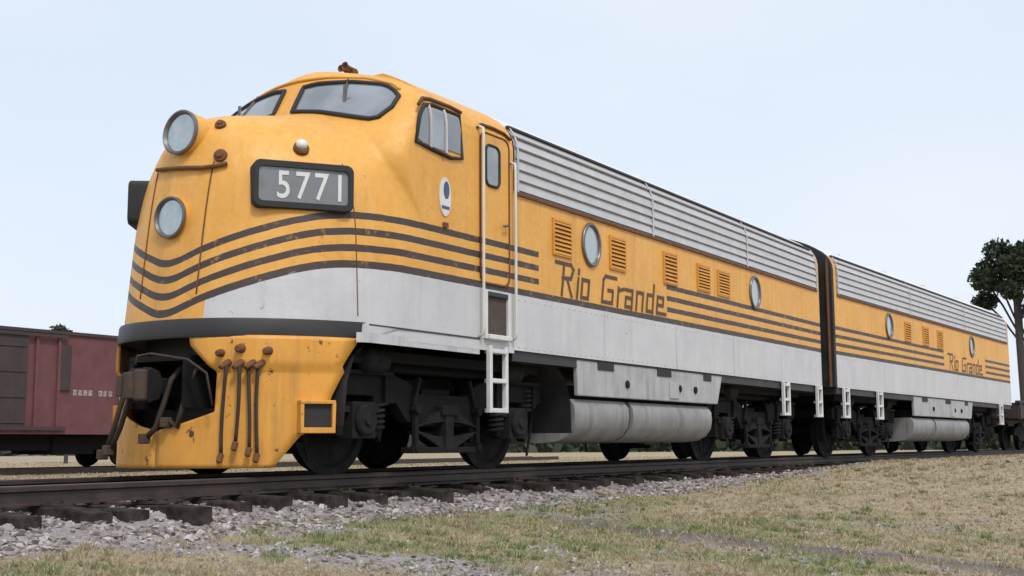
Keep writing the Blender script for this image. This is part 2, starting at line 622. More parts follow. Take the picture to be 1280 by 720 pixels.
for nm, arr in (('gravel', gg), ('green', gr), ('cinder', cinder(GX.ravel(), GY.ravel()))):
    at = gme.attributes.new(nm, 'FLOAT', 'POINT')
    at.data.foreach_set('value', arr.astype(np.float32))
gme.polygons.foreach_set('use_smooth', [True] * len(gme.polygons))
t = NT('field_ground')
ag = t.n('ShaderNodeAttribute', attribute_name='gravel').outputs['Fac']
agr = t.n('ShaderNodeAttribute', attribute_name='green').outputs['Fac']
n1, n2, n3 = t.noise(1.6, 6, 0.65), t.noise(22, 6, 0.7), t.noise(70, 4, 0.7)
dry = t.mix(t.ramp(n1, [(0.3, g4(0)), (0.7, g4(1))]), (0.41, 0.325, 0.205, 1), (0.27, 0.21, 0.135, 1))
dry = t.mix(t.ramp(n2, [(0.4, g4(0)), (0.62, g4(1))]), dry, (0.48, 0.395, 0.275, 1))
grn = t.mix(t.ramp(n2, [(0.3, g4(0)), (0.7, g4(1))]), (0.17, 0.18, 0.085, 1), (0.28, 0.27, 0.15, 1))
vor = t.n('ShaderNodeTexVoronoi')
vor.inputs['Scale'].default_value = 34
t.link(t.co(), vor.inputs['Vector'])
grv = t.mix(vor.outputs['Color'], (0.30, 0.265, 0.26, 1), (0.50, 0.45, 0.435, 1))
grv = t.mix(t.ramp(n3, [(0.35, g4(0.6)), (0.6, g4(0))]), grv, (0.09, 0.082, 0.085, 1))
n4 = t.noise(5.5, 5, 0.7)
dry = t.mix(t.ramp(n4, [(0.36, g4(0.75)), (0.52, g4(0))]), dry, (0.17, 0.135, 0.095, 1))
c = t.mix(t.math('MULTIPLY', agr, t.ramp(n1, [(0.3, g4(0.2)), (0.6, g4(1))])), dry, grn)
gfac = t.math('MULTIPLY_ADD', t.math('SUBTRACT', n2, 0.5), 0.9, ag)
c = t.mix(t.ramp(gfac, [(0.4, g4(0)), (0.6, g4(1))]), c, grv)
acn = t.n('ShaderNodeAttribute', attribute_name='cinder').outputs['Fac']
c = t.mix(t.math('MULTIPLY', acn, t.ramp(n2, [(0.3, g4(0.55)), (0.6, g4(1))])), c, t.mix(vor.outputs['Color'], (0.09, 0.078, 0.084, 1), (0.19, 0.165, 0.175, 1)))
t.base(c)
t.set(rough=0.95, spec=0.2)
t.bump(t.math('ADD', t.math('MULTIPLY', n2, 0.6), t.math('MULTIPLY', n3, 0.4)), 0.9, 0.03)
gme.materials.append(t.m)
ground = link('ground', gme)
tag(ground, kind='structure')

# ------------------------------------------------------------------ railway track
RAIL_H, TIE_T = 0.14, 0.18
track = empty('railway_track', (0, 0, 0))
tag(track, kind='structure')
tie_mb = []
_tp = MB().box((0, 0, 0.004), (0.18, 0.30, 0.016))
for _a in (-.095, .095):
    for _b in (-.06, .06):
        _tp.box((_b, _a, 0.02), (0.03, 0.04, 0.03))
TIE_PLATE = _tp.mesh('tie_plate', 'rail_old')
for k in range(5):
    mb = MB()
    r_ = random.Random(k)
    n = 9
    rows = []
    for i in range(n):
        y = -1.3 + 2.6 * i / (n - 1)
        w = 0.112 + r_.uniform(-0.014, 0.010)
        e = 0.012 if i in (0, n - 1) else 0
        zt = -RAIL_H - 0.004 + r_.uniform(-0.012, 0.002) - e * r_.uniform(.5, 2.5)
        zb = -RAIL_H - TIE_T + e
        rows.append([(-w + e, y, zb), (-w + e, y, zt - 0.012), (-w + 0.014, y, zt), (w - 0.014, y, zt), (w - e, y, zt - 0.012), (w - e, y, zb)])
    mb.grid([rw + [rw[0]] for rw in rows])
    mb.add(rows[0], [tuple(range(6))])
    mb.add(rows[-1], [tuple(range(5, -1, -1))])
    tie_mb.append(mb.mesh('tie', 'tie', 30))
x = -6.0
i = 0
while x < 62:
    o = link('tie', tie_mb[(i * 7) % 5], track)
    ang = math.atan(-(x - 7.5) / 400)
    ti = o
    o.location = (x + random.uniform(-.03, .03), tcy(x) + random.uniform(-.13, .10), random.uniform(-.03, .004))
    o.rotation_euler = (0, random.uniform(-.015, .015), ang + random.uniform(-.06, .06) + (math.pi if i % 2 else 0))
    if x < 16:
        sg = -1 if i % 2 == 0 else 1
        pl_ = link('tie_plate', TIE_PLATE, ti)
        pl_.location = (0, sg * 0.752 - sg * (ti.location.y - tcy(x)) * -1 * 0, -RAIL_H)
    x += random.uniform(.46, .60)
    i += 1
prof = [(-.065, -RAIL_H), (.065, -RAIL_H), (.065, -RAIL_H + .012), (.012, -RAIL_H + .03), (.010, -.05), (.034, -.038), (.034, -.008), (.026, 0), (-.026, 0), (-.034, -.008), (-.034, -.038), (-.010, -.05), (-.012, -RAIL_H + .03), (-.065, -RAIL_H + .012)]
for s in (-1, 1):
    rows = []
    for x in np.concatenate([np.arange(-40, 70, 1.0)]):
        ang = math.atan(-(x - 7.5) / 400)
        c, sn = math.cos(ang), math.sin(ang)
        rows.append([(x - sn * (s * 0.752 + a), tcy(x) + c * (s * 0.752 + a), b) for a, b in prof + prof[:1]])
    MB().grid(rows).obj('rail', 'rail', track, 30)


# ------------------------------------------------------------------ locomotive shape
W = 1.49
ARC = [(1.49, 3.50), (1.475, 3.60), (1.44, 3.69), (1.385, 3.77), (1.30, 3.85), (1.15, 3.945), (1.0, 4.025), (0.85, 4.09), (0.7, 4.145), (0.5, 4.205), (0.3, 4.245), (0.15, 4.262), (0, 4.268)]


def roofW(z):
    if z <= ARC[0][1]:
        return W
    return float(np.interp(z, [b for _, b in ARC], [a for a, _ in ARC]))


def sellip(y, n, m):             # fraction of depth used up at fraction y of the half width
    y = min(abs(y), 1.0)
    return 1 - (1 - y ** n) ** (1 / m)


RAKE = [(0.0, .47), (0.1, .47), (0.5, .475), (1.0, .48), (1.22, .485), (1.44, .51), (1.9, .56), (2.34, .61), (2.7, .655), (3.0, .69), (3.4, .72), (4, .75)]
TOPZ = [(0, 2.95), (.03, 3.10), (.08, 3.21), (.16, 3.30), (.27, 3.365), (.4, 3.41), (.6, 3.455), (.9, 3.52), (1.2, 3.59), (1.45, 3.645), (2.0, 3.72), (3.0, 3.9)]
NL, NN, NM, NW = 1.57, 2.4, 1.4, 1.487


def nose_w(up):
    s = min(max(up / NL, 0), 1)
    return NW * (1 - (1 - s) ** NM) ** (1 / NN)


UFC = [(1.2, 2.0), (2.4, 1.98), (2.6, 1.86), (2.8, 1.745), (2.9, 1.70), (3.0, 1.685), (3.1, 1.70), (3.25, 1.775), (3.45, 1.905), (3.68, 2.05), (4.0, 2.23), (4.08, 2.285), (4.15, 2.36), (4.2, 2.46), (4.235, 2.60), (4.255, 2.80), (4.268, 3.1)]


_uz = np.linspace(1.2, 4.268, 400)
_uv = np.interp(_uz, [a for a, _ in UFC], [b for _, b in UFC])
_k = np.exp(-(np.linspace(-1, 1, 61) / .5) ** 2)
_us = np.convolve(np.pad(_uv, 30, 'edge'), _k / _k.sum(), 'valid')
_uw = np.clip((_uz - 3.3) / .3, 0, 1)
UFC = list(zip(_uz.tolist(), (_us * (1 - _uw) + _uv * _uw).tolist()))


def cab_u(y, z):
    w = max(roofW(z), 1e-3)
    L = 0.5 + 0.4 * max(0, z - 4.0) / 0.27
    return interp(z, UFC) + L * sellip(y / w, 1.8, 1.8)


CAB_END = 4.12


def nose_half(up, z):
    w, T = nose_w(up), interp(up, TOPZ)
    if z <= 2.1:
        return w
    h = (z - 2.1) / (T - 2.1)
    return 0.0 if h >= 1 else w * (1 - h ** 2.6) ** (1 / 2.2)


def shell_u(y, z):
    """front surface of nose and cab as one skin, with a soft fillet where they meet"""
    y = abs(y)
    lo_, hi_ = 0.0, 3.0
    if nose_half(hi_, z) <= y:
        a_ = 9.0
    else:
        for _ in range(26):
            m_ = (lo_ + hi_) / 2
            if nose_half(m_, z) > y:
                hi_ = m_
            else:
                lo_ = m_
        a_ = hi_ + interp(z, RAKE)
    b_ = cab_u(y, z)
    k_ = interp(z, [(2.9, 0.40), (3.2, 0.36), (3.5, 0.14)])
    h_ = max(k_ - abs(a_ - b_), 0) / k_
    return min(a_, b_) - h_ * h_ * k_ / 4


def shell_rows():
    zs = list(np.linspace(1.25, 2.9, 26)) + list(np.linspace(2.95, 3.3, 15)) + list(np.linspace(3.31, 3.75, 52)) + list(np.linspace(3.77, 4.2, 24)) + [4.215, 4.23, 4.24, 4.25, 4.257, 4.262, 4.266, 4.268]
    rows = []
    for z in zs:
        w = roofW(z)
        wi = min(w, NW) if z < 2.4 else w
        half = []
        for q in np.linspace(0, 1, 40):
            y = wi * math.sin(q * math.pi / 2) * 0.9995
            half.append((min(shell_u(y, z), 2.6 if z < 4.1 else 4.0), y))
        e = half[-1][0]
        for f in np.linspace(0, 1, 8)[1:]:
            half.append((e + (CAB_END - e) * f, w))
        rows.append([(u, -y, z) for u, y in half[::-1]] + [(u, y, z) for u, y in half[1:]])
    return rows


nose_mb = MB().grid(shell_rows())
BV_NOSE = BVHTree.FromPolygons([Vector(p) for p in nose_mb.v], nose_mb.f)


def hit(x, y, bv):
    p, n, i, d = bv.ray_cast(CAM, pixdir(x, y).normalized())
    if p is None:
        return None
    if n.dot(pixdir(x, y)) > 0:
        n = -n
    return p, n


# ------------------------------------------------------------------ truck (shared meshes)
def spring_mesh(r, h, coils):
    pts = []
    for k in range(coils * 12 + 1):
        a = 2 * math.pi * k / 12
        pts.append((r * math.cos(a), r * math.sin(a), h * k / (coils * 12)))
    return MB().tube(pts, 0.018, 5).mesh('coil_spring', 'truck2', 60)


def frame_mesh():
    mb = MB()
    half = [(0, 0.78), (0.42, 0.78), (0.62, 0.90), (0.95, 0.98), (1.85, 0.98), (1.98, 0.90), (1.98, 0.74), (1.80, 0.70), (1.70, 0.62), (1.70, 0.36),
            (1.60, 0.36), (1.58, 0.74), (1.16, 0.74), (1.14, 0.36), (1.04, 0.36), (1.02, 0.66), (0.80, 0.68), (0.62, 0.50), (0.30, 0.46), (0, 0.46)]
    out = half + [(-x, z) for x, z in half[-2:0:-1]]
    for s in (-1, 1):
        mb.prism(out, s * 1.02, s * 1.14)
        # flange lips and ribs on the casting
        for q in (-1, 1):
            mb.box((q * 1.40, s * 1.165, 0.955), (1.0, 0.055, 0.04))
            mb.box((q * 0.50, s * 1.16, 0.80), (0.05, 0.05, 0.30), Matrix.Rotation(q * -0.35, 3, 'Y'))
            mb.box((q * 1.00, s * 1.16, 0.80), (0.045, 0.045, 0.30))
            mb.box((q * 1.78, s * 1.16, 0.80), (0.045, 0.045, 0.24))
            # swing hangers either side of the leaf spring
            mb.box((q * 0.55, s * 1.19, 0.42), (0.06, 0.05, 0.46))
            mb.cyl((q * 0.55, s * 1.16, 0.62), (q * 0.55, s * 1.24, 0.62), 0.05, n=10)
            mb.cyl((q * 0.55, s * 1.16, 0.24), (q * 0.55, s * 1.24, 0.24), 0.05, n=10)
        mb.box((0, s * 1.14, 0.22), (1.24, 0.16, 0.06))
        mb.box((0, s * 1.14, 0.62), (0.30, 0.2, 0.10))
    mb.box((0, 0, 0.72), (0.5, 2.1, 0.24))
    mb.box((1.9, 0, 0.82), (0.1, 2.1, 0.14))
    mb.box((-1.9, 0, 0.82), (0.1, 2.1, 0.14))
    mb.cyl((0, 0, 0.8), (0, 0, 1.15), 0.35)
    return mb.mesh('truck_frame', 'truck', 35)


wheel_prof = [(-.07, .10), (-.07, .16), (-.02, .20), (-.02, .42), (-.065, .455), (-.065, .49), (.045, .508), (.05, .533), (.075, .533), (.08, .45), (.04, .42), (.04, .2), (.08, .16), (.08, .10)]
TK = {
    'frame': frame_mesh(),
    'wheelL': MB().lathe([(0.72 + a - .0, r) for a, r in wheel_prof], (0, 0, 0.508), (0, -1, 0), 40).mesh('wheel', 'truck2', 35),
    'axle': MB().cyl((0, -1.1, 0.508), (0, 1.1, 0.508), 0.085, n=14).mesh('axle', 'truck', 40),
    'coil': spring_mesh(0.085, 0.27, 5),
}
_mb = MB()
_mb.box((0, 0, 0), (0.34, 0.24, 0.34))
_mb.lathe([(0, .15), (.03, .15), (.05, .13), (.05, .06), (.075, .05), (.075, 0)], (0, -0.12, 0), (0, -1, 0), 20)
for q in (-1, 1):
    _mb.box((q * .21, 0, .1), (.1, .18, .06))
TK['box'] = _mb.mesh('journal_box', 'truck2', 35)
_mb = MB()
for k in range(5):
    L = 0.52 - 0.07 * k
    for sg in (-1, 1):
        pts = [(L * f, sg * (0.030 + 0.026 * k - 0.0) * 1.0 + sg * 0.10 * (1 - f * f) * 0.6) for f in np.linspace(-1, 1, 9)]
        up = [(x, z + 0.011) for x, z in pts]
        dn = [(x, z - 0.011) for x, z in pts]
        _mb.prism(up + dn[::-1], -0.07, 0.07)
_mb.box((0, 0, 0), (0.14, 0.17, 0.42))
TK['leaf'] = _mb.mesh('leaf_spring', 'truck2', 35)
_mb = MB()
_mb.lathe([(0, 0.05), (0, .115), (.06, .125), (.3, .125), (.33, .10), (.36, .04), (.55, .025), (.55, 0)], (0, 0, 0), (1, 0, 0), 20)
TK['brake'] = _mb.mesh('brake_cylinder', 'truck2', 35)
_mb = MB()
_mb.tube([(0, 0, 0.95), (0.02, 0, 0.7), (0.06, 0, 0.4), (0.14, 0, 0.14)], 0.016, 6)
TK['sand'] = _mb.mesh('sand_pipe', 'truck2', 60)
_mb = MB()
_mb.prism([(-.03, .9), (.03, .9), (.05, .55), (.09, .35), (.03, .3), (-.02, .5)], -.05, .05)
TK['shoe'] = _mb.mesh('brake_hanger', 'truck', 40)


def add_truck(parent, u):
    f = link('truck', TK['frame'], parent, 0.008)
    f.location = (u, 0, 0)

    def sub(n, key, loc, rz=0, sx=1):
        o = link(n, TK[key], f)
        o.location = loc
        o.rotation_euler = (0, 0, rz)
        o.scale = (sx, 1, 1)
    for a in (-1.372, 1.372):
        sub('axle', 'axle', (a, 0, 0))
        sub('wheel', 'wheelL', (a, 0, 0))
        sub('wheel', 'wheelL', (a, 0, 0), math.pi)
        for s in (-1, 1):
            rz = 0 if s < 0 else math.pi
            sub('journal_box', 'box', (a, s * 1.08, 0.508), rz)
            for q in (-1, 1):
                sub('coil_spring', 'coil', (a + q * .30, s * 1.09, 0.40 if q * a < 0 else 0.62))
                sub('brake_hanger', 'shoe', (a + q * 0.60, s * 0.90, 0), rz if q < 0 else math.pi - rz)
            o = 1 if a > 0 else -1
            sub('brake_cylinder', 'brake', (a - o * 0.30, s * 1.17, 1.07), 0 if o > 0 else math.pi)
            sub('sand_pipe', 'sand', (a + o * 0.68, s * 0.99, 0), math.pi if o > 0 else 0)
    for s in (-1, 1):
        sub('leaf_spring', 'leaf', (0, s * 1.14, 0.43))
    return f


# ------------------------------------------------------------------ shared unit parts
def ladder(parent, u, z0, z1, w=0.30, y=-1.50, rungs=3):
    mb = MB()
    for s in (-1, 1):
        mb.box((u + s * w / 2, y, (z0 + z1) / 2), (0.055, 0.05, z1 - z0))
    lad = mb.obj('ladder', 'white', parent, bevel=0.006)
    for k in range(rungs):
        z = z0 + 0.025 + (z1 - z0 - 0.08) * k / max(1, rungs - 1)
        MB().box((u, y + 0.02, z), (w - 0.045, 0.12, 0.045)).obj('rung', 'white', lad, bevel=0.006)


def louvre(parent, u, z, w, h, mat='vent'):
    mb = MB()
    y = -W - 0.012
    for s in (-1, 1):
        mb.box((u + s * (w / 2), y, z), (0.03, 0.024, h + 0.03))
        mb.box((u, y, z + s * h / 2), (w - 0.03, 0.024, 0.03))
    fr = mb.obj('louvre_vent', mat, parent)
    MB().box((u, -W - 0.0035, z), (w - 0.03, 0.003, h - 0.03)).obj('vent_back', 'recess', fr)
    mb = MB()
    n = 8
    for k in range(n):
        zz = z - h / 2 + h * (k + 0.5) / n
        mb.box((u, y - 0.004, zz), (w - 0.035, 0.006, h / n * 0.95), Matrix.Rotation(R(-32), 3, 'X'))
    mb.obj('vent_slats', mat, fr)


def porthole(parent, u, z, rx, rz):
    n = 36
    ring = [(u + rx * math.cos(2 * math.pi * i / n), -W - 0.012, z + rz * math.sin(2 * math.pi * i / n)) for i in range(n)]
    p = MB().tube(ring, 0.026, 8, closed=True).obj('porthole', 'chrome', parent, 60)
    mb = MB()
    mb.add([(x, -W - 0.006, zz) for x, y, zz in ring], [tuple(range(n))])
    mb.obj('pane', 'port', p)


def side_grille(parent, u0, u1, s):
    """stainless air-intake band along the top of the side, following the eave curve"""
    zt = [3.035, 3.20, 3.36, 3.50, 3.60, 3.69, 3.77]
    path = [(roofW(z) + 0.004, z) for z in zt]
    back = MB().grid([[(u0, s * y, z) for y, z in path], [(u1, s * y, z) for y, z in path]]).obj('side_grille', 'grille_dark', parent, 40)
    zz = np.linspace(3.105, 3.70, 6)
    n = 3
    for z in zz:
        y = roofW(z) + 0.013
        y2 = roofW(z + 0.03) + 0.013
        tilt = math.atan2(y - y2, 0.03) * s
        MB().box(((u0 + u1) / 2, s * y, z), (u1 - u0 - 0.02, 0.018, 0.100), Matrix.Rotation(tilt + s * R(14), 3, 'X')).obj('slat', 'steel', back)
    for k in range(n + 1):
        u = u0 + 0.03 + (u1 - u0 - 0.06) * k / n
        MB().grid([[(u - 0.02, s * (y + 0.03), z) for y, z in path], [(u + 0.02, s * (y + 0.03), z) for y, z in path]]).obj('batten', 'grey', back)
    MB().box(((u0 + u1) / 2, s * (W + 0.012), 3.018), (u1 - u0, 0.03, 0.03)).obj('edge_shade_strip', 'rustspot', back)  # added brown strip, stands in for the edge shading under the grille
    e = roofW(3.775)
    MB().box(((u0 + u1) / 2, s * (e + 0.018), 3.785), (u1 - u0, 0.045, 0.022)).obj('gutter', 'black', back)


def carbody(parent, u0, u1, mat, arches):
    """flat side sheets with the skirt cut away over the trucks"""
    ZS = 1.285
    for s in (-1, 1):
        MB().grid([[(u0, s * W, z) for z in (ZS, 2.2, 3.04)], [(u1, s * W, z) for z in (ZS, 2.2, 3.04)]]).obj('side_panel', mat, parent)
    n_ = 5
    for k in range(1, n_):
        u = u0 + (u1 - u0) * k / n_
        for s in (-1, 1):
            MB().box((u, s * (W + 0.001), 1.59), (0.022, 0.008, 0.60)).obj('skirt_batten', 'grey', parent)
    for k in range(1, 8):
        u = u0 + 0.35 + (u1 - u0) * k / 8
        for s in (-1, 1):
            MB().box((u, s * (W + 0.0005), 2.72), (0.009, 0.003, 0.56)).obj('panel_joint', 'vent', parent)
    for s in (-1, 1):
        rv = MB()
        for z in (1.325, 1.845):
            for u in np.arange(u0 + .1, u1 - .05, 0.14):
                rv.lathe([(0, .012), (.004, .011), (.007, 0)], (u, s * W, z), (0, s, 0), 6)
        tag(rv.obj('rivets', 'grey', parent, fix=False), kind='stuff')
    # floor, sill and end walls
    MB().box(((u0 + u1) / 2, 0, 1.25), (u1 - u0 - 0.02, 2 * W - 0.06, 0.16)).obj('underframe', 'black', parent)


def roof_part(parent, u0, u1, mat='roof'):
    full = [(-y, z) for y, z in ARC[3:]] + [(y, z) for y, z in ARC[-2:2:-1]]
    us = np.linspace(u0, u1, 9)
    rf = MB().grid([[(u, y, z) for y, z in full] for u in us]).obj('roof', mat, parent, 50)
    for k, u in enumerate(np.linspace(u0 + 3.4, u1 - 1.2, 4)):       # cooling fans in the roof
        MB().lathe([(0, .46), (.10, .46), (.12, .43), (.12, .08), (.15, .06), (.15, 0)], (u, 0, 4.22), (0, 0, 1), 28).obj('roof_fan', 'roof', rf, 35)
    return rf


def end_wall(parent, u, s):
    sec = [(W - 0.003, 1.29), (W - 0.003, 3.5)] + [(y - 0.003, z - 0.003) for y, z in ARC[1:]]
    pts = [(y, z) for y, z in sec] + [(-y, z) for y, z in sec[-2::-1]]
    n = len(pts)
    mb = MB()
    mb.add([(u, y, z) for y, z in pts] + [(u + s * 0.05, y * 0.99, z) for y, z in pts],
           [tuple(range(n)), tuple(range(2 * n - 1, n - 1, -1))] + [(i, (i + 1) % n, n + (i + 1) % n, n + i) for i in range(n)])
    w = mb.obj('end_wall', 'black', parent)  # wall coloured black so the gap between the units looks dark
    # rubber gangway diaphragm, enlarged to darken the gap
    d = MB()
    for a in (-1, 1):
        d.box((u + s * 0.185, a * 0.98, 2.5), (0.26, 0.12, 2.5))
    d.box((u + s * 0.185, 0, 3.82), (0.26, 2.08, 0.14))
    d.obj('diaphragm', 'rubber', w, bevel=0.02)
    d = MB()
    d.cyl((u + s * .05, -1.38, 1.3), (u + s * .05, -1.38, 3.7), 0.03, n=8)
    d.obj('corner_post', 'rustspot', w)
    return w


def fuel_tank(parent, u0, u1, z_top=1.262):
    """cream-grey skirt panel over a round-bottomed tank with a strap"""
    p = MB()
    p.prism([(u0 + .03, z_top), (u1 + .04, z_top), (u1 - .16, 0.84), (u0 + .06, 0.84)], -1.465, -1.405)
    sk = p.obj('tank_skirt', 'skirt', parent, bevel=0.012)
    p = MB()
    p.prism([(u0 + .03, z_top), (u1 + .04, z_top), (u1 - .16, 0.84), (u0 + .06, 0.84)], 1.405, 1.465)
    p.obj('tank_skirt', 'tank', parent, bevel=0.012)
    for f, w in ((0.17, .42), (.55, .44), (.88, .28)):
        MB().box((u0 + (u1 - u0) * f, -1.466, z_top - 0.045), (w, 0.02, 0.10)).obj('skirt_slot', 'rubber', sk)  # solid black block stands in for the dark inside an open slot
    for f in (0.30, 0.66, 0.78):
        MB().lathe([(0, .05), (.02, .05), (.03, .03), (.03, 0)], (u0 + (u1 - u0) * f, -1.465, 1.02), (0, -1, 0), 14).obj('filler_cap', 'truck2', sk, 40)
    MB().box((u0 + (u1 - u0) * 0.62, -1.472, 0.99), (0.30, 0.016, 0.22)).obj('gauge_plate', 'grille_dark', sk, bevel=0.005)
    prof = [(-1.38, 0.80), (-1.44, 0.72), (-1.45, 0.60), (-1.43, 0.48), (-1.36, 0.38), (-1.22, 0.31), (-1.0, 0.285), (0, 0.28)]
    full = prof + [(-y, z) for y, z in prof[-2::-1]]
    mb = MB()
    ua, ub = u0 + 0.0, u1 - 0.36
    for a, b in ((ua, ua + (ub - ua) * 0.345), (ua + (ub - ua) * 0.375, ub)):
        mb.grid([[(a, y, z) for y, z in full], [(b, y, z) for y, z in full]])
        mb.add([(a, y, z) for y, z in full], [tuple(range(len(full)))])
        mb.add([(b, y, z) for y, z in full], [tuple(range(len(full)))])
        mb.add([(a, -1.38, .8), (b, -1.38, .8), (b, 1.38, .8), (a, 1.38, .8)], [(0, 1, 2, 3)])
    tk = mb.obj('fuel_tank', 'tank', parent, 40)
    us = ua + (ub - ua) * 0.36
    MB().grid([[(us - 0.05, y * 0.97, z * 0.97 + .02) for y, z in full], [(us + 0.05, y * 0.97, z * 0.97 + .02) for y, z in full]]).obj('strap', 'rubber', tk)
    MB().box(((u0 + u1) / 2 - .1, 0, 0.82), (u1 - u0 - .5, 2.6, 0.30)).obj('tank_saddle', 'truck', tk)


STROKES = {
    'R': (1.0, [[(-.42, 1), (.55, 1), (.72, .86), (.6, .56), (.08, .53)], [(.1, 1), (.1, 0)], [(.36, .53), (.72, 0)]]),
    'i': (0.30, [[(.08, .62), (.08, 0)], [(.08, .80), (.08, .90)]]),
    'o': (0.78, [[(.05, .62), (.5, .62), (.5, .03), (.05, .03), (.05, .62)]]),
    ' ': (0.42, []),
    'G': (1.0, [[(.85, .92), (.12, .92), (.0, .78), (.0, .04), (.68, .04), (.68, .46), (.36, .46)]]),
    'r': (0.55, [[(.05, .62), (.05, 0)], [(.05, .52), (.42, .62)]]),
    'a': (0.78, [[(.02, .62), (.5, .62), (.5, 0)], [(.5, .35), (.05, .35), (.05, .03), (.5, .03)]]),
    'n': (0.78, [[(.05, .62), (.05, 0)], [(.05, .62), (.5, .62), (.5, 0)]]),
    'd': (0.78, [[(.5, 1), (.5, 0)], [(.5, .62), (.05, .62), (.05, .03), (.5, .03)]]),
    'e': (0.70, [[(.05, .33), (.5, .33), (.5, .62), (.05, .62), (.05, .03), (.75, .03)]]),
}


def lettering(parent, text, u0, u1, z0, h, mat='letter', shear=0.18, th=0.125):
    total = sum(STROKES[c][0] for c in text)
    kx = (u1 - u0) / (total * h)
    mb = MB()
    x = 0.0
    y = -W - 0.0045
    for ch in text:
        adv, sts = STROKES[ch]
        for st in sts:
            for (a, b), (c, d) in zip(st[:-1], st[1:]):
                p = Vector(((x + a + shear * b) * kx * h, b * h))
                q = Vector(((x + c + shear * d) * kx * h, d * h))
                dv = (q - p).normalized() * (th * h / 2)
                nv = Vector((-dv.y, dv.x))
                p, q = p - dv, q + dv
                y += -0.00012
                vs = [(u0 + w.x, y, z0 + w.y) for w in (p + nv, p - nv, q - nv, q + nv)]
                mb.add(vs, [(0, 1, 2, 3)])
        x += adv
    return mb.obj('lettering', mat, parent, fix=False)


# ------------------------------------------------------------------ lead locomotive
loco = empty('diesel_locomotive', (0, 0, 0))
tag(loco, 'yellow cab locomotive with rounded nose, black stripes and number board 5771', 'locomotive')
BODY_END = 14.78
nose = cab = nose_mb.obj('nose_and_cab', 'nose', loco, 60)
carbody(loco, CAB_END, BODY_END, 'side', [])
roof_part(loco, CAB_END, BODY_END)
for s in (-1, 1):
    side_grille(loco, CAB_END + 0.02, BODY_END - 0.14, s)
    pth = [(roofW(z), z) for z in (3.04, 3.3, 3.5, 3.6, 3.69, 3.775)]
    MB().grid([[(BODY_END - 0.14, s * y, z) for y, z in pth], [(BODY_END, s * y, z) for y, z in pth]]).obj('end_side_panel', 'yellow', loco)
end_wall(loco, BODY_END, 1)

# windscreens: one pane each side of the centre post
def windscreen(s):
    n, m = 15, 9
    bot = [(0.13, 3.655), (0.5, 3.60), (0.85, 3.51), (1.08, 3.455), (1.17, 3.47), (1.25, 3.60)]
    top = [(0.13, 3.955), (0.3, 3.975), (0.7, 3.95), (1.0, 3.895), (1.13, 3.84), (1.25, 3.72)]
    rows = []
    for i in range(n):
        y = 0.13 + (1.245 - 0.13) * i / (n - 1)
        zb_, zt_ = interp(y, bot), interp(y, top)
        rows.append([(shell_u(y, z) - 0.006, s * y, z) for z in np.linspace(zb_, zt_, m)])
    pane = MB().grid(rows).obj('windscreen', 'glass', cab, 180)
    loop = [r[0] for r in rows] + rows[-1][1:-1] + [r[-1] for r in rows[::-1]] + rows[0][-2:0:-1]
    MB().tube([(p[0] - 0.006, p[1], p[2]) for p in loop], 0.024, 8, closed=True).obj('gasket', 'rubber', pane, 180)
    y = 0.62
    a = Vector((cab_u(y, 4.0) - 0.03, s * y, 4.0))
    b = Vector((cab_u(y + .18, 3.72) - 0.035, s * (y + .10), 3.72))
    MB().tube([a, b], 0.012, 6).box(b, (0.02, 0.03, 0.30)).obj('wiper', 'chrome', pane)


for s in (-1, 1):
    windscreen(s)
# visor strip over the windscreens
pts = []
for i in range(41):
    y = -1.2 + 2.4 * i / 40
    z = interp(abs(y), [(0, 4.055), (.4, 4.05), (.8, 4.0), (1.1, 3.90), (1.2, 3.82)])
    pts.append((cab_u(y, z) - 0.015, y, z))
MB().tube(pts, 0.016, 6).obj('rain_strip', 'yellow', cab, 180)
# horn and lamp on the cab roof
mb = MB()
mb.box((3.12, 0, 4.32), (0.08, 0.14, 0.14))
mb.lathe([(0, .018), (.10, .02), (.17, .03), (.20, .05), (.20, .04), (.17, 0.018)], (3.16, -0.04, 4.40), (-1, 0, 0), 14)
mb.lathe([(0, .018), (.08, .02), (.13, .028), (.16, .042), (.16, .034), (.13, 0.018)], (3.16, 0.05, 4.40), (-1, 0, 0), 14)
mb.obj('air_horn', 'rustspot', loco, 35)

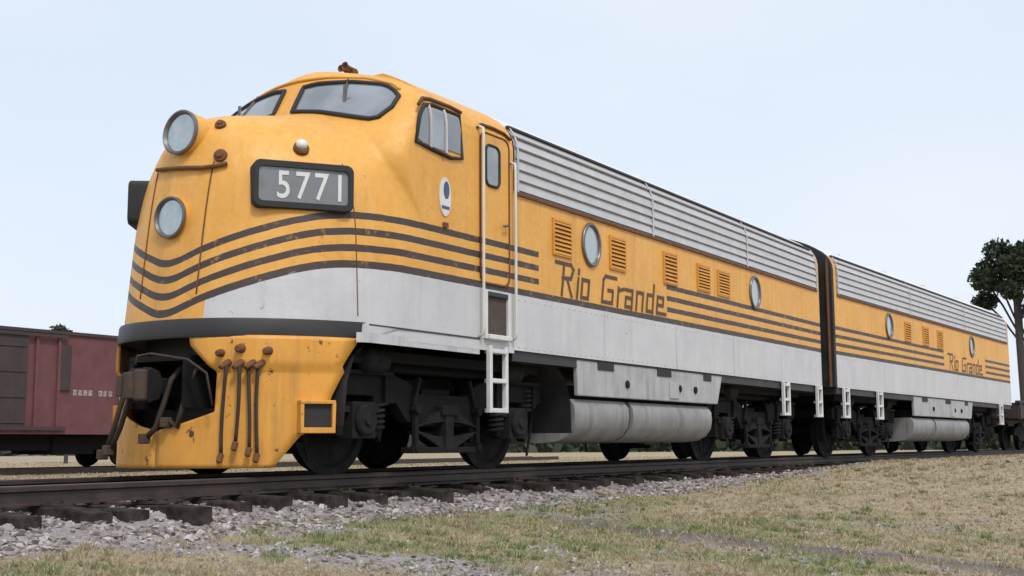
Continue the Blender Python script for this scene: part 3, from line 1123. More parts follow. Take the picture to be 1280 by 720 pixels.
# cab side windows
for s in (-1, 1):
    y = W + 0.006
    outl = [(2.30, 3.22), (2.36, 3.50), (2.47, 3.63), (2.62, 3.665), (3.10, 3.665), (3.10, 3.20), (2.9, 3.17), (2.6, 3.19)]
    yy = lambda z: s * (roofW(z) + 0.007)
    panes = [([(2.32, 3.24), (2.40, 3.52), (2.48, 3.60), (2.52, 3.62), (2.52, 3.22)], 'glass_dark'),
             ([(2.56, 3.22), (2.56, 3.63), (2.79, 3.64), (2.79, 3.21)], 'glass'),
             ([(2.83, 3.21), (2.83, 3.64), (3.07, 3.64), (3.07, 3.20)], 'glass_dark')]
    fr = MB().tube([(u, s * (roofW(z) + 0.008), z) for u, z in outl], 0.022, 8, closed=True).obj('side_window', 'rubber', cab, 180)
    for pts, mt in panes:
        zs = sorted(set(z for _, z in pts))
        zlo, zhi = zs[0], zs[-1]
        rws = []
        for zq in np.linspace(zlo + .01, zhi - .005, 14):
            cr_ = []
            for (ua, za), (ub_, zb2) in zip(pts, pts[1:] + pts[:1]):
                if (za - zq) * (zb2 - zq) < 0:
                    cr_.append(ua + (ub_ - ua) * (zq - za) / (zb2 - za))
            if len(cr_) >= 2:
                rws.append([(min(cr_), s * (roofW(zq) + 0.010), zq), (max(cr_), s * (roofW(zq) + 0.010), zq)])
        MB().grid(rws).obj('pane', mt, fr)
    for u in (2.54, 2.81):
        MB().tube([(u, s * (roofW(z) + 0.014), z) for z in (3.20, 3.4, 3.5, 3.55, 3.6, 3.65)], 0.016, 6).obj('mullion', 'grey', fr)
    MB().tube([(u, s * (roofW(z) + 0.02), z) for u, z in [(2.34, 3.60), (2.46, 3.70), (2.62, 3.73), (3.0, 3.735), (3.16, 3.71)]], 0.018, 6).obj('rain_gutter', 'rustspot', cab, 180)
    # cab door
    d = MB().prism(rounded(3.46, 4.0, 1.97, 3.56, 0.10), s * (W + 0.001), s * (W + 0.010)).obj('cab_door', 'side', loco)
    MB().tube([(u, s * (W + 0.010), z) for u, z in rounded(3.445, 4.015, 1.955, 3.575, 0.11)], 0.011, 6, closed=True).obj('door_seal', 'rustspot', d, 180)
    wn = MB().prism(rounded(3.55, 3.80, 3.02, 3.44, 0.07), s * (W + 0.011), s * (W + 0.016)).obj('door_window', 'glass', d)
    MB().tube([(u, s * (W + 0.016), z) for u, z in rounded(3.54, 3.81, 3.01, 3.45, 0.075)], 0.016, 6, closed=True).obj('gasket', 'rubber', wn, 180)
    MB().tube([(3.93, s * (W + .01), 2.62), (3.93, s * (W + .06), 2.62), (3.83, s * (W + .06), 2.60)], 0.014, 6).obj('door_handle', 'chrome', d, 180)
    MB().tube([(u, s * (roofW(z) + 0.02), z) for u, z in [(3.40, 3.60), (3.5, 3.66), (3.75, 3.67), (3.96, 3.655), (4.06, 3.60)]], 0.017, 6).obj('door_gutter', 'rustspot', cab, 180)
    for u, z0_, z1_ in ((3.42, 1.38, 3.62), (4.06, 1.38, 3.35)):
        pts = [(u, s * (W - 0.005), z1_), (u, s * (W + 0.06), z1_ - 0.03)] + [(u, s * (W + 0.065), z) for z in np.linspace(z1_ - 0.1, z0_ + 0.1, 6)] + [(u, s * (W + 0.06), z0_ + 0.03), (u, s * (W - 0.005), z0_)]
        MB().tube(pts, 0.017, 8).obj('handrail', 'rail_white', loco, 180)

# step recess and ladder below the cab door
st = MB().box((3.75, -W + 0.00, 1.62), (0.42, 0.012, 0.44)).obj('step_recess', 'recess', loco)
for du in (-0.225, 0.225):
    MB().box((3.75 + du, -W - 0.012, 1.62), (0.045, 0.05, 0.50)).obj('recess_frame', 'white', st, bevel=0.006)
MB().box((3.75, -W - 0.012, 1.845), (0.40, 0.05, 0.05)).obj('recess_head', 'black', st, bevel=0.006)
MB().box((3.75, -W - 0.03, 1.39), (0.44, 0.09, 0.05)).obj('recess_step', 'white', st, bevel=0.006)
ladder(loco, 3.75, 0.60, 1.30, 0.31, -1.51, 3)
ladder(loco, 12.79, 0.72, 1.29, 0.26, -1.50, 3)
ladder(loco, 14.55, 0.72, 1.29, 0.22, -1.50, 3)

# emblem plate under the cab window
em = MB().prism([(2.80 + 0.10 * math.cos(a), 2.75 + 0.20 * math.sin(a)) for a in np.linspace(0, 2 * math.pi, 28, endpoint=False)], -W - 0.001, -W - 0.012).obj('emblem_plate', 'white', loco)
MB().prism([(2.815 + 0.05 * math.cos(a), 2.82 + 0.09 * math.sin(a)) for a in np.linspace(0, 2 * math.pi, 20, endpoint=False)], -W - 0.0125, -W - 0.016).obj('emblem_figure', 'blue', em)
MB().box((2.80, -W - 0.014, 2.64), (0.13, 0.005, 0.03)).obj('emblem_bar', 'blue', em)
MB().box((2.80, -W - 0.012, 2.46), (0.07, 0.03, 0.05)).obj('latch', 'rustspot', loco)

# portholes, louvres, lettering
porthole(loco, 5.91, 2.68, 0.215, 0.25)
porthole(loco, 11.47, 2.66, 0.215, 0.25)
for u, w, h in ((5.19, .42, .40), (6.62, .42, .40), (8.22, .42, .42), (9.38, .44, .36), (10.15, .44, .36)):
    louvre(loco, u, 2.66, w, h)
lettering(loco, 'Rio', 5.14, 5.92, 2.0, 0.37)
lettering(loco, 'Grande', 6.18, 8.02, 2.0, 0.37)

# upper headlight and door headlight
def round_lamp(name, u, z, r, out, tilt=0.0):
    ax = Vector((-math.cos(tilt), 0, math.sin(tilt)))
    c = Vector((u, 0, z))
    lm = MB().lathe([(-0.45, r * .9), (0.0, r * 1.02), (out, r * 1.04), (out + 0.02, r * 1.0), (out + 0.02, r * .90), (out - .01, r * .88)], c, ax, 40).obj(name, 'yellow', loco, 40)
    MB().lathe([(out - .005, r * 1.05), (out + .03, r * 1.05), (out + .035, r * .97), (out + .015, r * .87), (out - .01, r * .87)], c, ax, 40).obj('lamp_rim', 'chrome', lm, 40)
    MB().lathe([(out + .005, r * .9), (out - .03, r * .72), (out - .065, r * .5), (out - .085, r * .25), (out - .09, 0)], c, ax, 40).obj('reflector', 'mirror', lm, 60)
    MB().lathe([(out - .09, .03), (out - .05, .035), (out - .03, .025), (out - .025, 0)], c, ax, 14).obj('bulb', 'port', lm, 60)
    MB().lathe([(out - .02, r * .12), (out - .018, r * .14), (out - .018, r * .30), (out - .022, r * .31)], c, ax, 24).obj('baffle', 'chrome', lm, 60)
    return lm


round_lamp('upper_headlight', 0.80, 3.15, 0.205, 0.13, R(4))
round_lamp('lower_headlight', 0.61, 2.345, 0.185, 0.035)
# nose door outline, headlight brackets, grab irons
for s in (-1, 1):
    mb = MB()
    pts = []
    for z in np.linspace(1.62, 2.85, 14):
        p = BV_NOSE.ray_cast(Vector((-2, s * 0.36, z)), Vector((1, 0, 0)))[0]
        pts.append((p.x - 0.002, p.y, p.z))
    mb.tube(pts, 0.008, 6).obj('nose_door_seam', 'rustspot', nose, 180)
p1 = hit(275, 157, BV_NOSE)
for (px, py, r_) in ((276, 157, .055), (276, 195, .065)):
    h_ = hit(px, py, BV_NOSE)
    if h_:
        p, n = h_
        MB().lathe([(-.02, r_), (.025, r_ * .95), (.035, r_ * .6), (.05, r_ * .5), (.05, 0)], p, n, 14).obj('nose_bracket', 'rustspot', nose, 40)
pts = []
for px, py in ((200, 214), (215, 212), (235, 211), (255, 211), (272, 209), (285, 206)):
    h_ = hit(px, py, BV_NOSE)
    if h_:
        pts.append(h_[0] + h_[1] * 0.03)
MB().tube(pts, 0.02, 8).obj('nose_hand_rail', 'rustspot', nose, 180)
h_ = hit(376, 187, BV_NOSE)
p, n = h_
ml = MB().lathe([(-.02, .075), (.03, .075), (.045, .06), (.045, 0)], p, n, 20).obj('marker_lamp', 'rustspot', nose, 40)
MB().lathe([(.02, .055), (.06, .05), (.075, .03), (.08, 0)], p + Vector((0, 0, .022)), n, 20).obj('lens', 'white', ml, 60)

for u_s, zz_ in ((1.60, (1.45, 2.9)), ):
    for s in (-1, 1):
        pts = []
        for z in np.linspace(zz_[0], zz_[1], 16):
            lo_, hi_ = 0.0, 1.487
            for _ in range(24):
                m_ = (lo_ + hi_) / 2
                lo_, hi_ = (m_, hi_) if shell_u(m_, z) < u_s else (lo_, m_)
            pts.append((u_s, s * (lo_ + .001), z))
        MB().tube(pts, 0.006, 5).obj('panel_seam', 'rustspot', nose, 180)
# number boards
pl, pr_, pc = hit(313, 233, BV_NOSE)[0], hit(438, 236, BV_NOSE)[0], hit(376, 234, BV_NOSE)
for s in (-1, 1):
    a, b = Vector(pl), Vector(pr_)
    tx = (b - a)
    tx.z = 0
    wdt = tx.length
    tx.normalize()
    nrm = Vector((tx.y, -tx.x, 0))
    if nrm.y > 0:
        nrm = -nrm
    tz = Vector((0, 0, 1))
    ctr = (a + b) / 2
    ctr.z = pc[0].z
    dep = max((hit(x_, y_, BV_NOSE)[0] - ctr).dot(nrm) for x_, y_ in ((376, 234), (360, 234), (395, 234)))
    ctr = ctr + nrm * (dep + 0.03)
    hgt = 0.44
    def P(x_, z_, o_):
        q = ctr + tx * x_ + tz * z_ + nrm * o_
        return (q.x, q.y * (1 if s < 0 else -1), q.z)
    outer = rounded(-wdt / 2, wdt / 2, -hgt / 2, hgt / 2, 0.07)
    inner = rounded(-wdt / 2 + .05, wdt / 2 - .05, -hgt / 2 + .06, hgt / 2 - .06, 0.04)
    n_ = len(outer)
    mb = MB()
    vs = [P(x_, z_, -0.25) for x_, z_ in outer] + [P(x_, z_, 0.04) for x_, z_ in outer] + [P(x_ * .98, z_ * .96, 0.055) for x_, z_ in outer] + [P(x_, z_, 0.055) for x_, z_ in inner] + [P(x_, z_, 0.03) for x_, z_ in inner]
    fs = []
    for r_ in range(4):
        fs += [(r_ * n_ + i, r_ * n_ + (i + 1) % n_, (r_ + 1) * n_ + (i + 1) % n_, (r_ + 1) * n_ + i) for i in range(n_)]
    mb.add(vs, fs)
    nb = mb.obj('number_board', 'rubber', nose, 35)
    MB().add([P(x_, z_, 0.032) for x_, z_ in inner], [tuple(range(n_))]).obj('board_glass', 'board', nb)
    if s < 0:
        cu = bpy.data.curves.new('numerals', 'FONT')
        cu.body = '5771'
        cu.size = 0.36
        cu.offset = 0.003
        cu.space_character = 1.22
        cu.extrude = 0.002
        to = bpy.data.objects.new('numerals_tmp', cu)
        COL.objects.link(to)
        bpy.context.view_layer.update()
        me = bpy.data.meshes.new_from_object(to.evaluated_get(bpy.context.evaluated_depsgraph_get()))
        bpy.data.objects.remove(to)
        xs = [v.co.x for v in me.vertices]
        ys = [v.co.y for v in me.vertices]
        x0_, x1_, y0_, y1_ = min(xs), max(xs), min(ys), max(ys)
        tw, thh = wdt * 0.64, 0.255
        for v in me.vertices:
            fx, fy = (v.co.x - x0_) / (x1_ - x0_), (v.co.y - y0_) / (y1_ - y0_)
            v.co = P(-wdt / 2 + wdt * 0.235 + tw * fx, -thh / 2 + thh * fy, 0.036 + v.co.z)
        me.materials.append(M['white'])
        link('numerals', me, nb)

# black rubbing band below the nose
def nose_plan(y, z, extra=0.0):
    return interp(z, RAKE) + NL * sellip(min(abs(y) / NW, 1), NN, NM) - extra


ys = np.concatenate([np.linspace(-1.395, -0.9, 14), np.linspace(-0.8, 0.8, 17), np.linspace(0.9, 1.395, 14)])
rows = []
for zz, ex in ((1.225, -0.06), (1.222, 0.05), (1.24, 0.058), (1.372, 0.058), (1.392, 0.05), (1.394, -0.02)):
    rows.append([(nose_plan(y, zz, ex), y, zz) for y in ys])
MB().grid(rows).obj('rubbing_band', 'black', loco, 40)

# pilot (snow-plough apron)
def pil_u(y, z):
    return interp(z, RAKE) + 1.57 * sellip(min(abs(y) / 1.487, 1), 2.4, 1.4)


WOUT = [(0.08, 0.98), (0.12, 1.0), (0.36, 1.12), (0.45, 1.22), (0.71, 1.26), (0.97, 1.32), (1.21, 1.38), (1.25, 1.39)]
WIN = [(0.08, 0.0), (0.40, 0.0), (0.42, 0.06), (0.45, 0.22), (0.52, 0.45), (0.57, 0.58), (0.90, 0.59), (0.94, 0.58), (1.15, 0.38), (1.25, 0.36)]


def step(z):                     # the top band stands proud of the apron below it
    return 0.0 if z < 0.93 else 0.07 if z > 0.98 else 0.07 * (z - 0.93) / 0.05


for s in (-1, 1):
    rows, back = [], []
    for z in [0.08, 0.12, 0.2, 0.28, 0.36, 0.40, 0.42, 0.45, 0.48, 0.52, 0.57, 0.65, 0.71, 0.8, 0.9, 0.93, 0.98, 1.03, 1.09, 1.15, 1.20, 1.238]:
        a, b = interp(z, WIN), interp(z, WOUT)
        if s > 0 and z > 0.92:
            a = max(a, 0.80)          # far half of the top band left out, so this spot stays dark
        rows.append([(pil_u(y, z) - step(z) * (0.4 + 0.6 * abs(y) / 1.4) + .02, s * y, z) for y in np.linspace(a, b, 18)])
    o = MB().grid(rows).obj('pilot', 'pilot', loco, 50)
    md = o.modifiers.new('thickness', 'SOLIDIFY')
    md.thickness = 0.035
    md.offset = 0.0
    # corner step box let into the apron's edge
    rz_ = Matrix.Rotation(R(-30) * (1 if s < 0 else -1), 3, 'Z')
    cst = Vector((1.20, s * 1.215, 0.53))
    mb = MB()
    for dx_, dz_, sx_, sz_ in ((0, 0.125, .32, .03), (0, -0.125, .32, .05), (-.145, 0, .03, .22), (.145, 0, .03, .22)):
        mb.box(cst + rz_ @ Vector((dx_, 0, dz_)), (sx_, 0.18, sz_), rz_)
    stp = mb.obj('pilot_step', 'pilot', loco, bevel=0.006)
    MB().box(cst + rz_ @ Vector((0, s * 0.05, 0)), (0.26, 0.01, 0.22), rz_).obj('step_back', 'rubber', stp)  # black plate stands in for the dark inside the step hole
    # rear flank of the apron, closing it to the truck
    MB().grid([[(pil_u(interp(z, WOUT), z) + 0.03 + f * 0.10, s * (interp(z, WOUT) - 0.02 - .25 * f), z) for z in np.linspace(0.2, 1.23, 9)] for f in (0, 1)]).obj('pilot_flank', 'black', loco)
# dark pocket and drawgear behind the opening
MB().box((1.02, 0, 0.85), (0.05, 1.5, 0.85)).obj('buffer_beam', 'black', loco)
mb = MB()
for s in (-1, 1):
    mb.box((0.72, s * 0.34, 0.82), (0.5, 0.05, 0.42))
mb.box((0.72, 0, 1.05), (0.5, 0.72, 0.05))
mb.obj('coupler_pocket', 'truck', loco)
# coupler: shank, head, knuckle
cp = MB()
cp.box((0.35, 0, 0.80), (0.9, 0.16, 0.18))
cp.prism([(-0.10, 0.62), (-0.16, 0.70), (-0.16, 0.93), (-0.08, 0.99), (0.06, 0.95), (0.12, 0.82), (0.06, 0.66)], -0.16, 0.16)
cp.v = [((x_ - .35) * .78 + .62, y_ * .8, .80 + (z_ - .80) * .85) for x_, y_, z_ in cp.v]
cpl = cp.obj('coupler', 'truck2', loco, 40, bevel=0.012)
kn = MB()
kn.lathe([(-0.16, .05), (-0.15, .075), (0.15, .075), (0.16, .05)], (-0.20, -0.13, 0.80), (0, 0, 1), 14)
kn.box((-0.22, 0.02, 0.80), (0.09, 0.24, 0.27), Matrix.Rotation(R(-22), 3, 'Z'))
kn.box((-0.14, 0.19, 0.80), (0.22, 0.07, 0.22), Matrix.Rotation(R(12), 3, 'Z'))
kn.v = [((x_ - .35) * .78 + .62, y_ * .8, .80 + (z_ - .80) * .85) for x_, y_, z_ in kn.v]
kn.obj('knuckle', 'rusty', cpl, 40, bevel=0.01)
MB().tube([(0.22, 0.0, 0.98), (0.24, 0.0, 1.06), (0.30, -0.10, 1.08), (0.40, -0.45, 1.02), (0.46, -0.62, 0.90), (0.50, -0.66, 0.62)], 0.012, 8).obj('uncoupling_lever', 'hose', cpl, 180)

# air hoses hanging on the apron and in the pocket
def hose_path(y, z1, z0, off=0.05, sag=0.0):
    return [(pil_u(y, z) - off - sag * math.sin(math.pi * (z1 - z) / (z1 - z0)), y, z) for z in np.linspace(z1, z0, 9)]


for k, (px_, y) in enumerate(((290, -0.71), (308, -0.80), (322, -0.875), (333, -0.93))):
    pts = hose_path(y, 0.97, 0.20 + 0.05 * ((k * 2) % 3), 0.085, 0.0)
    pts = [(q_[0], q_[1] + 0.02 * math.sin(4 * q_[2] + 1.7 * k), q_[2]) for q_ in pts]
    h_ = MB().tube(pts, 0.016, 8).obj('air_hose', 'hose', loco, 180)
    e = Vector(pts[-1])
    MB().box(e + Vector((-0.01, 0, -0.03)), (0.045, 0.045, 0.08), Matrix.Rotation(R(20), 3, 'Y')).obj('glad_hand', 'rustspot', h_, bevel=0.01)
    MB().lathe([(0, .032), (.05, .032), (.08, .022), (.12, .02)], (pts[0][0] + .05, y, 1.00), (-.8, 0, -.4), 12).obj('angle_cock', 'rustspot', h_, 40)
for k, (y, x0_, dx, zb_) in enumerate(((-0.36, 0.62, -0.16, 0.50), (-0.16, 0.62, -0.22, 0.36), (0.22, 0.55, -0.22, 0.26), (0.40, 0.58, -0.16, 0.22))):
    pts = [(x0_ + 0.2, y, 0.98), (x0_ - 0.02, y, 0.97), (x0_ + dx * .5, y + .02, 0.86), (x0_ + dx * .8, y + .05, 0.62), (x0_ + dx * .9, y + .10, 0.44), (x0_ + dx, y + .18, zb_)]
    h_ = MB().tube(pts, 0.026, 8).obj('brake_hose', 'hose', loco, 180)
    MB().box(Vector(pts[-1]) + Vector((-0.02, .02, -0.02)), (0.10, 0.06, 0.09)).obj('glad_hand', 'rusty', h_, bevel=0.012)
for y_, z_, r_ in ((-0.80, 1.12, .036), (-0.97, 1.10, .034), (-0.66, 1.08, .03)):
    MB().lathe([(-.05, r_ * 1.2), (0, r_ * 1.2), (.01, r_), (.07, r_), (.09, r_ * .6), (.09, 0)], (pil_u(y_, z_) - .06, y_, z_), (-1, -.5, -.1), 14).obj('jumper_socket', 'rustspot', loco, 40)

# skirt seam and lower flange ahead of the front truck
MB().prism([(1.60, 1.37), (3.44, 1.37), (3.44, 1.355), (1.60, 1.355)], -W - 0.002, -W - 0.008).obj('skirt_seam', 'black', loco)
for s in (-1, 1):
    MB().grid([[(u, s * (W - 0.002 - (0.06 if u < 1.6 else 0.0)), z) for z in (1.20, 1.29)] for u in (1.50, 1.62, 2.2, 2.9, 3.44)]).obj('skirt_flange', 'grey', loco)
    pts = [(1.42, 0.45), (1.46, 0.85), (1.56, 1.08), (1.72, 1.20), (1.9, 1.24)]
    MB().grid([[(x, s * 1.36, z) for x, z in pts], [(x, s * 0.2, z) for x, z in pts]]).obj('wheel_arch', 'black', loco, 60)
    pts = [(4.9, 1.24), (5.2, 1.18), (5.42, 1.0), (5.52, 0.75), (5.54, 0.40)]
    MB().grid([[(x, s * 1.40, z) for x, z in pts], [(x, s * 0.2, z) for x, z in pts]]).obj('wheel_arch', 'black', loco, 60)
fuel_tank(loco, 5.54, 10.04)
add_truck(loco, 3.28)
add_truck(loco, 12.25)
for u_, l_ in ((3.3, 3.6), (12.3, 4.0)):
    MB().box((u_, 0, 1.12), (l_, 2.4, 0.10)).obj('bolster_plate', 'truck', loco)
    MB().cyl((u_ - 1.5, -1.0, 1.03), (u_ + 1.5, -1.0, 1.03), .05, n=8).obj('brake_pipe', 'truck', loco)
MB().box((14.95, 0, 0.82), (0.7, 0.2, 0.22)).obj('rear_coupler', 'rusty', loco, bevel=0.02)

# ------------------------------------------------------------------ booster unit
bu = empty('booster_locomotive', (15.14, tcy(15.14), 0), R(-2.16))
tag(bu, 'yellow cabless booster locomotive coupled behind the nosed locomotive', 'locomotive')
B0, B1 = 0.34, 14.89
carbody(bu, B0, B1, 'bside', [])
roof_part(bu, B0, B1)
for s in (-1, 1):
    side_grille(bu, B0 + 0.14, B1 - 0.2, s)
    pth = [(roofW(z), z) for z in (3.04, 3.3, 3.5, 3.6, 3.69, 3.775)]
    MB().grid([[(B0, s * y, z) for y, z in pth], [(B0 + 0.14, s * y, z) for y, z in pth]]).obj('end_side_panel', 'yellow', bu)
    MB().grid([[(B1 - 0.2, s * y, z) for y, z in pth], [(B1, s * y, z) for y, z in pth]]).obj('end_side_panel', 'yellow', bu)
end_wall(bu, B0, -1)
end_wall(bu, B1, 1)
porthole(bu, 3.66, 2.68, 0.215, 0.25)
porthole(bu, 10.6, 2.68, 0.215, 0.25)
for u in (5.0, 6.4, 7.6):
    louvre(bu, u, 2.66, .42, .40)
lettering(bu, 'Rio', 8.35, 9.25, 2.0, 0.37)
lettering(bu, 'Grande', 9.55, 11.6, 2.0, 0.37)
ladder(bu, 0.78, 0.72, 1.29, 0.26, -1.50, 3)
ladder(bu, 2.82, 0.72, 1.29, 0.26, -1.50, 3)
ladder(bu, 13.5, 0.72, 1.29, 0.28, -1.50, 3)
fuel_tank(bu, 5.30, 10.50)
add_truck(bu, 2.95)
add_truck(bu, 12.2)
for u_ in (2.95, 12.2):
    MB().box((u_, 0, 1.12), (4.0, 2.4, 0.10)).obj('bolster_plate', 'truck', bu)
for u in (0.15, 15.05):
    MB().box((u, 0, 0.82), (0.7, 0.2, 0.22)).obj('coupler', 'rusty', bu, bevel=0.02)


# ------------------------------------------------------------------ freight cars
FT = {}
mb = MB()
for s in (-1, 1):
    mb.prism([(-1.05, .62), (-.5, .72), (.5, .72), (1.05, .62), (1.05, .45), (.75, .45), (.45, .28), (-.45, .28), (-.75, .45), (-1.05, .45)], s * .95, s * 1.08)
mb.box((0, 0, .62), (.35, 2.0, .22))
FT['frame'] = mb.mesh('freight_truck', 'truck', 35)
FT['wheel'] = MB().lathe([(0.72 + a, r * .83) for a, r in wheel_prof], (0, 0, 0.42), (0, -1, 0), 28).mesh('wheel', 'truck2', 35)


def freight_truck(parent, u, dz=0.0):
    f = link('truck', FT['frame'], parent)
    f.location = (u, 0, dz)
    for a in (-.84, .84):
        for rz in (0, math.pi):
            o = link('wheel', FT['wheel'], f)
            o.location = (a, 0, 0)
            o.rotation_euler = (0, 0, rz)


def boxcar(loc, rz, L, label):
    b = empty('boxcar', loc, rz)
    tag(b, label, 'boxcar')
    hw, z0, z1 = 1.42, 1.0, 3.70
    MB().box((0, 0, (z0 + z1) / 2), (L, 2 * hw, z1 - z0)).obj('body', 'maroon', b, bevel=0.02)
    rf = [(-hw - .06, z1 - .03), (-hw - .06, z1 + .06), (0, z1 + .14), (hw + .06, z1 + .06), (hw + .06, z1 - .03)]
    m = MB()
    m.grid([[(-L / 2 - .1, y, z) for y, z in rf], [(L / 2 + .1, y, z) for y, z in rf]])
    for u in (-L / 2 - .1, L / 2 + .1):
        m.add([(u, y, z) for y, z in rf], [tuple(range(5))])
    r = m.obj('roof', 'maroon2', b)
    MB().box((0, 0, z1 + .16), (L, .5, .05)).obj('running_board', 'maroon2', r)
    for s in (-1, 1):
        d = MB().box((-1.3, s * (hw + .04), 2.30), (2.5, .07, 2.5)).obj('door', 'maroon2', b, bevel=0.01)
        for k in range(4):
            MB().box((-1.3, s * (hw + .085), 1.25 + .68 * k), (2.4, .03, .08)).obj('door_rib', 'maroon2', d)
        for z in (z0 + .07, z1 - .1):
            MB().box((-1.3, s * (hw + .105), z), (5.0, .05, .09)).obj('door_track', 'maroon2', b)
        for k in range(8):
            for q in (-1, 1):
                u = -1.3 + q * (1.55 + k * 0.72)
                if abs(u) > L / 2 - .1 or 1.4 < u < 3.1:
                    continue
                MB().box((u, s * (hw + .03), 2.35), (.09, .06, 2.6)).obj('side_post', 'maroon', b)
        MB().box((0, s * (hw + .02), z0 + .02), (L, .06, .2)).obj('side_sill', 'maroon', b)
        m = MB()
        for q in (-.2, .2):
            m.box((L / 2 - .35 + q, s * (hw + .10), 2.3), (.03, .03, 2.55))
        for k in range(7):
            m.box((L / 2 - .35, s * (hw + .10), 1.15 + .37 * k), (.4, .03, .03))
        m.obj('ladder', 'maroon2', b)
    MB().box((0, 0, .72), (L - .6, 1.7, .48)).obj('centre_sill', 'truck', b)  # centre sill widened into a dark box to paint in the underside shade
    MB().box((2.0, 0, .62), (1.4, 1.8, .5)).obj('underbody_gear', 'truck', b)
    freight_truck(b, -L / 2 + 2.0)
    freight_truck(b, L / 2 - 2.0)
    return b


BCY = 21.4
bc = boxcar((14.0, BCY, -0.32), 0, 13.4, 'long dark red boxcar with a closed door and pale lettering on a separate track')
# worn white reporting marks: only pale blocks remain legible
x = 1.5
for k, w_ in enumerate((.13, .13, .13, .13, 0, .13, .10, .13)):
    if w_:
        mb = MB()
        mb.box((x + w_ / 2, -1.4235, 2.08), (w_, .007, .16))
        mb.obj('worn_mark', 'faded', bc)
    x += 0.175
MB().box((1.16, -1.45, 2.75), (.42, .05, 1.25)).obj('dark_panel', 'maroon2', bc, bevel=0.01)  # plain dark upright panel on the car side
for s in (-.72, .72):
    MB().box((14, BCY + s, -0.40), (60, .07, .15)).obj('siding_rail', 'rail', track)

# low gondola behind the booster
gx0 = 31.0
gd = empty('gondola_car', (gx0 + 6.6, tcy(gx0 + 6.6), 0), math.atan(-(gx0 + 6.6 - 7.5) / 400))
tag(gd, 'low dark red gondola car coupled behind the booster locomotive', 'gondola')
mb = MB()
for s in (-1, 1):
    mb.box((0, s * 1.40, 1.17), (12.6, .05, .45))
    mb.box((s * 6.3, 0, 1.17), (.05, 2.78, .45))
mb.box((0, 0, 1.0), (12.6, 2.7, .12))
mb.obj('body', 'maroon2', gd)
for s in (-1, 1):
    for k in range(13):
        MB().box((-6.2 + 12.4 * k / 12, s * 1.45, 1.16), (.10, .06, .5)).obj('side_stake', 'maroon2', gd)
    MB().box((0, s * 1.42, 1.42), (12.7, .12, .07)).obj('top_chord', 'maroon2', gd)
MB().box((0, 0, .84), (12.4, .6, .25)).obj('centre_sill', 'black', gd)
freight_truck(gd, -4.4)
freight_truck(gd, 4.4)


# ------------------------------------------------------------------ trees
def tree(name, loc, h, cr, label, group=None, crown_base=0.42, leaves=9000, seed=1, leaf=0.16, trunk_r=0.18, sq=1.0):
    rg = np.random.default_rng(seed)
    tr = empty(name, loc)
    tag(tr, label, 'tree', group)
    mb = MB()
    rows = []
    mb.tube([(0, 0, -0.3), (0.05, 0.02, h * .25), (0.0, 0.06, h * .5), (.1, .1, h * .85)], trunk_r, 8)
    cl = []
    for k in range(15):
        a = rg.uniform(0, 2 * math.pi)
        z0 = h * rg.uniform(crown_base * .8, .7)
        rad = cr * rg.uniform(.45, .95)
        e = Vector((rad * math.cos(a), rad * math.sin(a), min(h * .93, z0 + h * rg.uniform(.05, .28))))
        s_ = Vector((0.03, 0.06, z0))
        mb.tube([s_, s_.lerp(e, .5) + Vector((0, 0, .15)), e], trunk_r * .28, 5)
        cl.append((e, cr * rg.uniform(.28, .5)))
    for k in range(10):
        cl.append((Vector((rg.normal() * cr * .3, rg.normal() * cr * .3, h * rg.uniform(crown_base + .15, .95))), cr * rg.uniform(.3, .5)))
    mb.obj('trunk', 'bark', tr, 60)
    per = leaves // len(cl)
    V, F = [], []
    for c_, r_ in cl:
        d = rg.normal(size=(per, 3))
        d /= np.linalg.norm(d, axis=1)[:, None]
        p = np.array(c_)[None] + d * (r_ * rg.uniform(.25, 1.05, per) ** .6)[:, None] * np.array([1, 1, .75 * sq])
        a = rg.normal(size=(per, 3)) * leaf * .6
        b = rg.normal(size=(per, 3)) * leaf * .6
        o = len(V)
        q = np.stack([p - a, p + b, p + a, p - b], 1).reshape(-1, 3)
        V += q.tolist()
        F += [(o + 4 * i, o + 4 * i + 1, o + 4 * i + 2, o + 4 * i + 3) for i in range(per)]
    m2 = MB()
    m2.v, m2.f = V, F
    m2.obj('crown', 'leaf', tr, fix=False)
    return tr


def at_depth(px, py, dep):
    return CAM + pixdir(px, py) * dep


p = at_depth(1284, 556, 60)
tree('leafy_tree', (p.x, p.y, -0.4), 11.1, 1.95, 'dark leafy tree with bare trunk past the end of the train', seed=4, crown_base=.60, leaves=12000, leaf=.11, trunk_r=.19)
p = at_depth(88, 430, 62)
tree('small_tree', (p.x, p.y, -0.5), 7.05, 1.0, 'small dark tree peeking over the boxcar roof', seed=8, leaves=4000, leaf=.14, trunk_r=.1)
p = at_depth(1330, 540, 95)
# distant scrub closing the horizon
rg = np.random.default_rng(77)
V, F = [], []
N = 26000
ang = rg.uniform(R(-16), R(66), N)
dd = rg.uniform(120, 175, N)
hx = CAM.x + dd * np.cos(ang)
hy = CAM.y + dd * np.sin(ang)
top = 1.2 + 2.8 * fbm(ang * 22, dd * 0.02, 5)
hz = -0.9 + top * rg.uniform(0, 1, N) ** .7
pp = np.stack([hx, hy, hz], 1)
a = rg.normal(size=(N, 3)) * .38
b = rg.normal(size=(N, 3)) * .38
q = np.stack([pp - a, pp + b, pp + a, pp - b], 1).reshape(-1, 3)
m2 = MB()
m2.v = q.tolist()
m2.f = np.arange(4 * N).reshape(-1, 4).tolist()
o = m2.obj('distant_scrub', 'leaf', None, fix=False)
tag(o, 'dark band of scrub along the far edge of the field', 'scrub', kind='stuff')

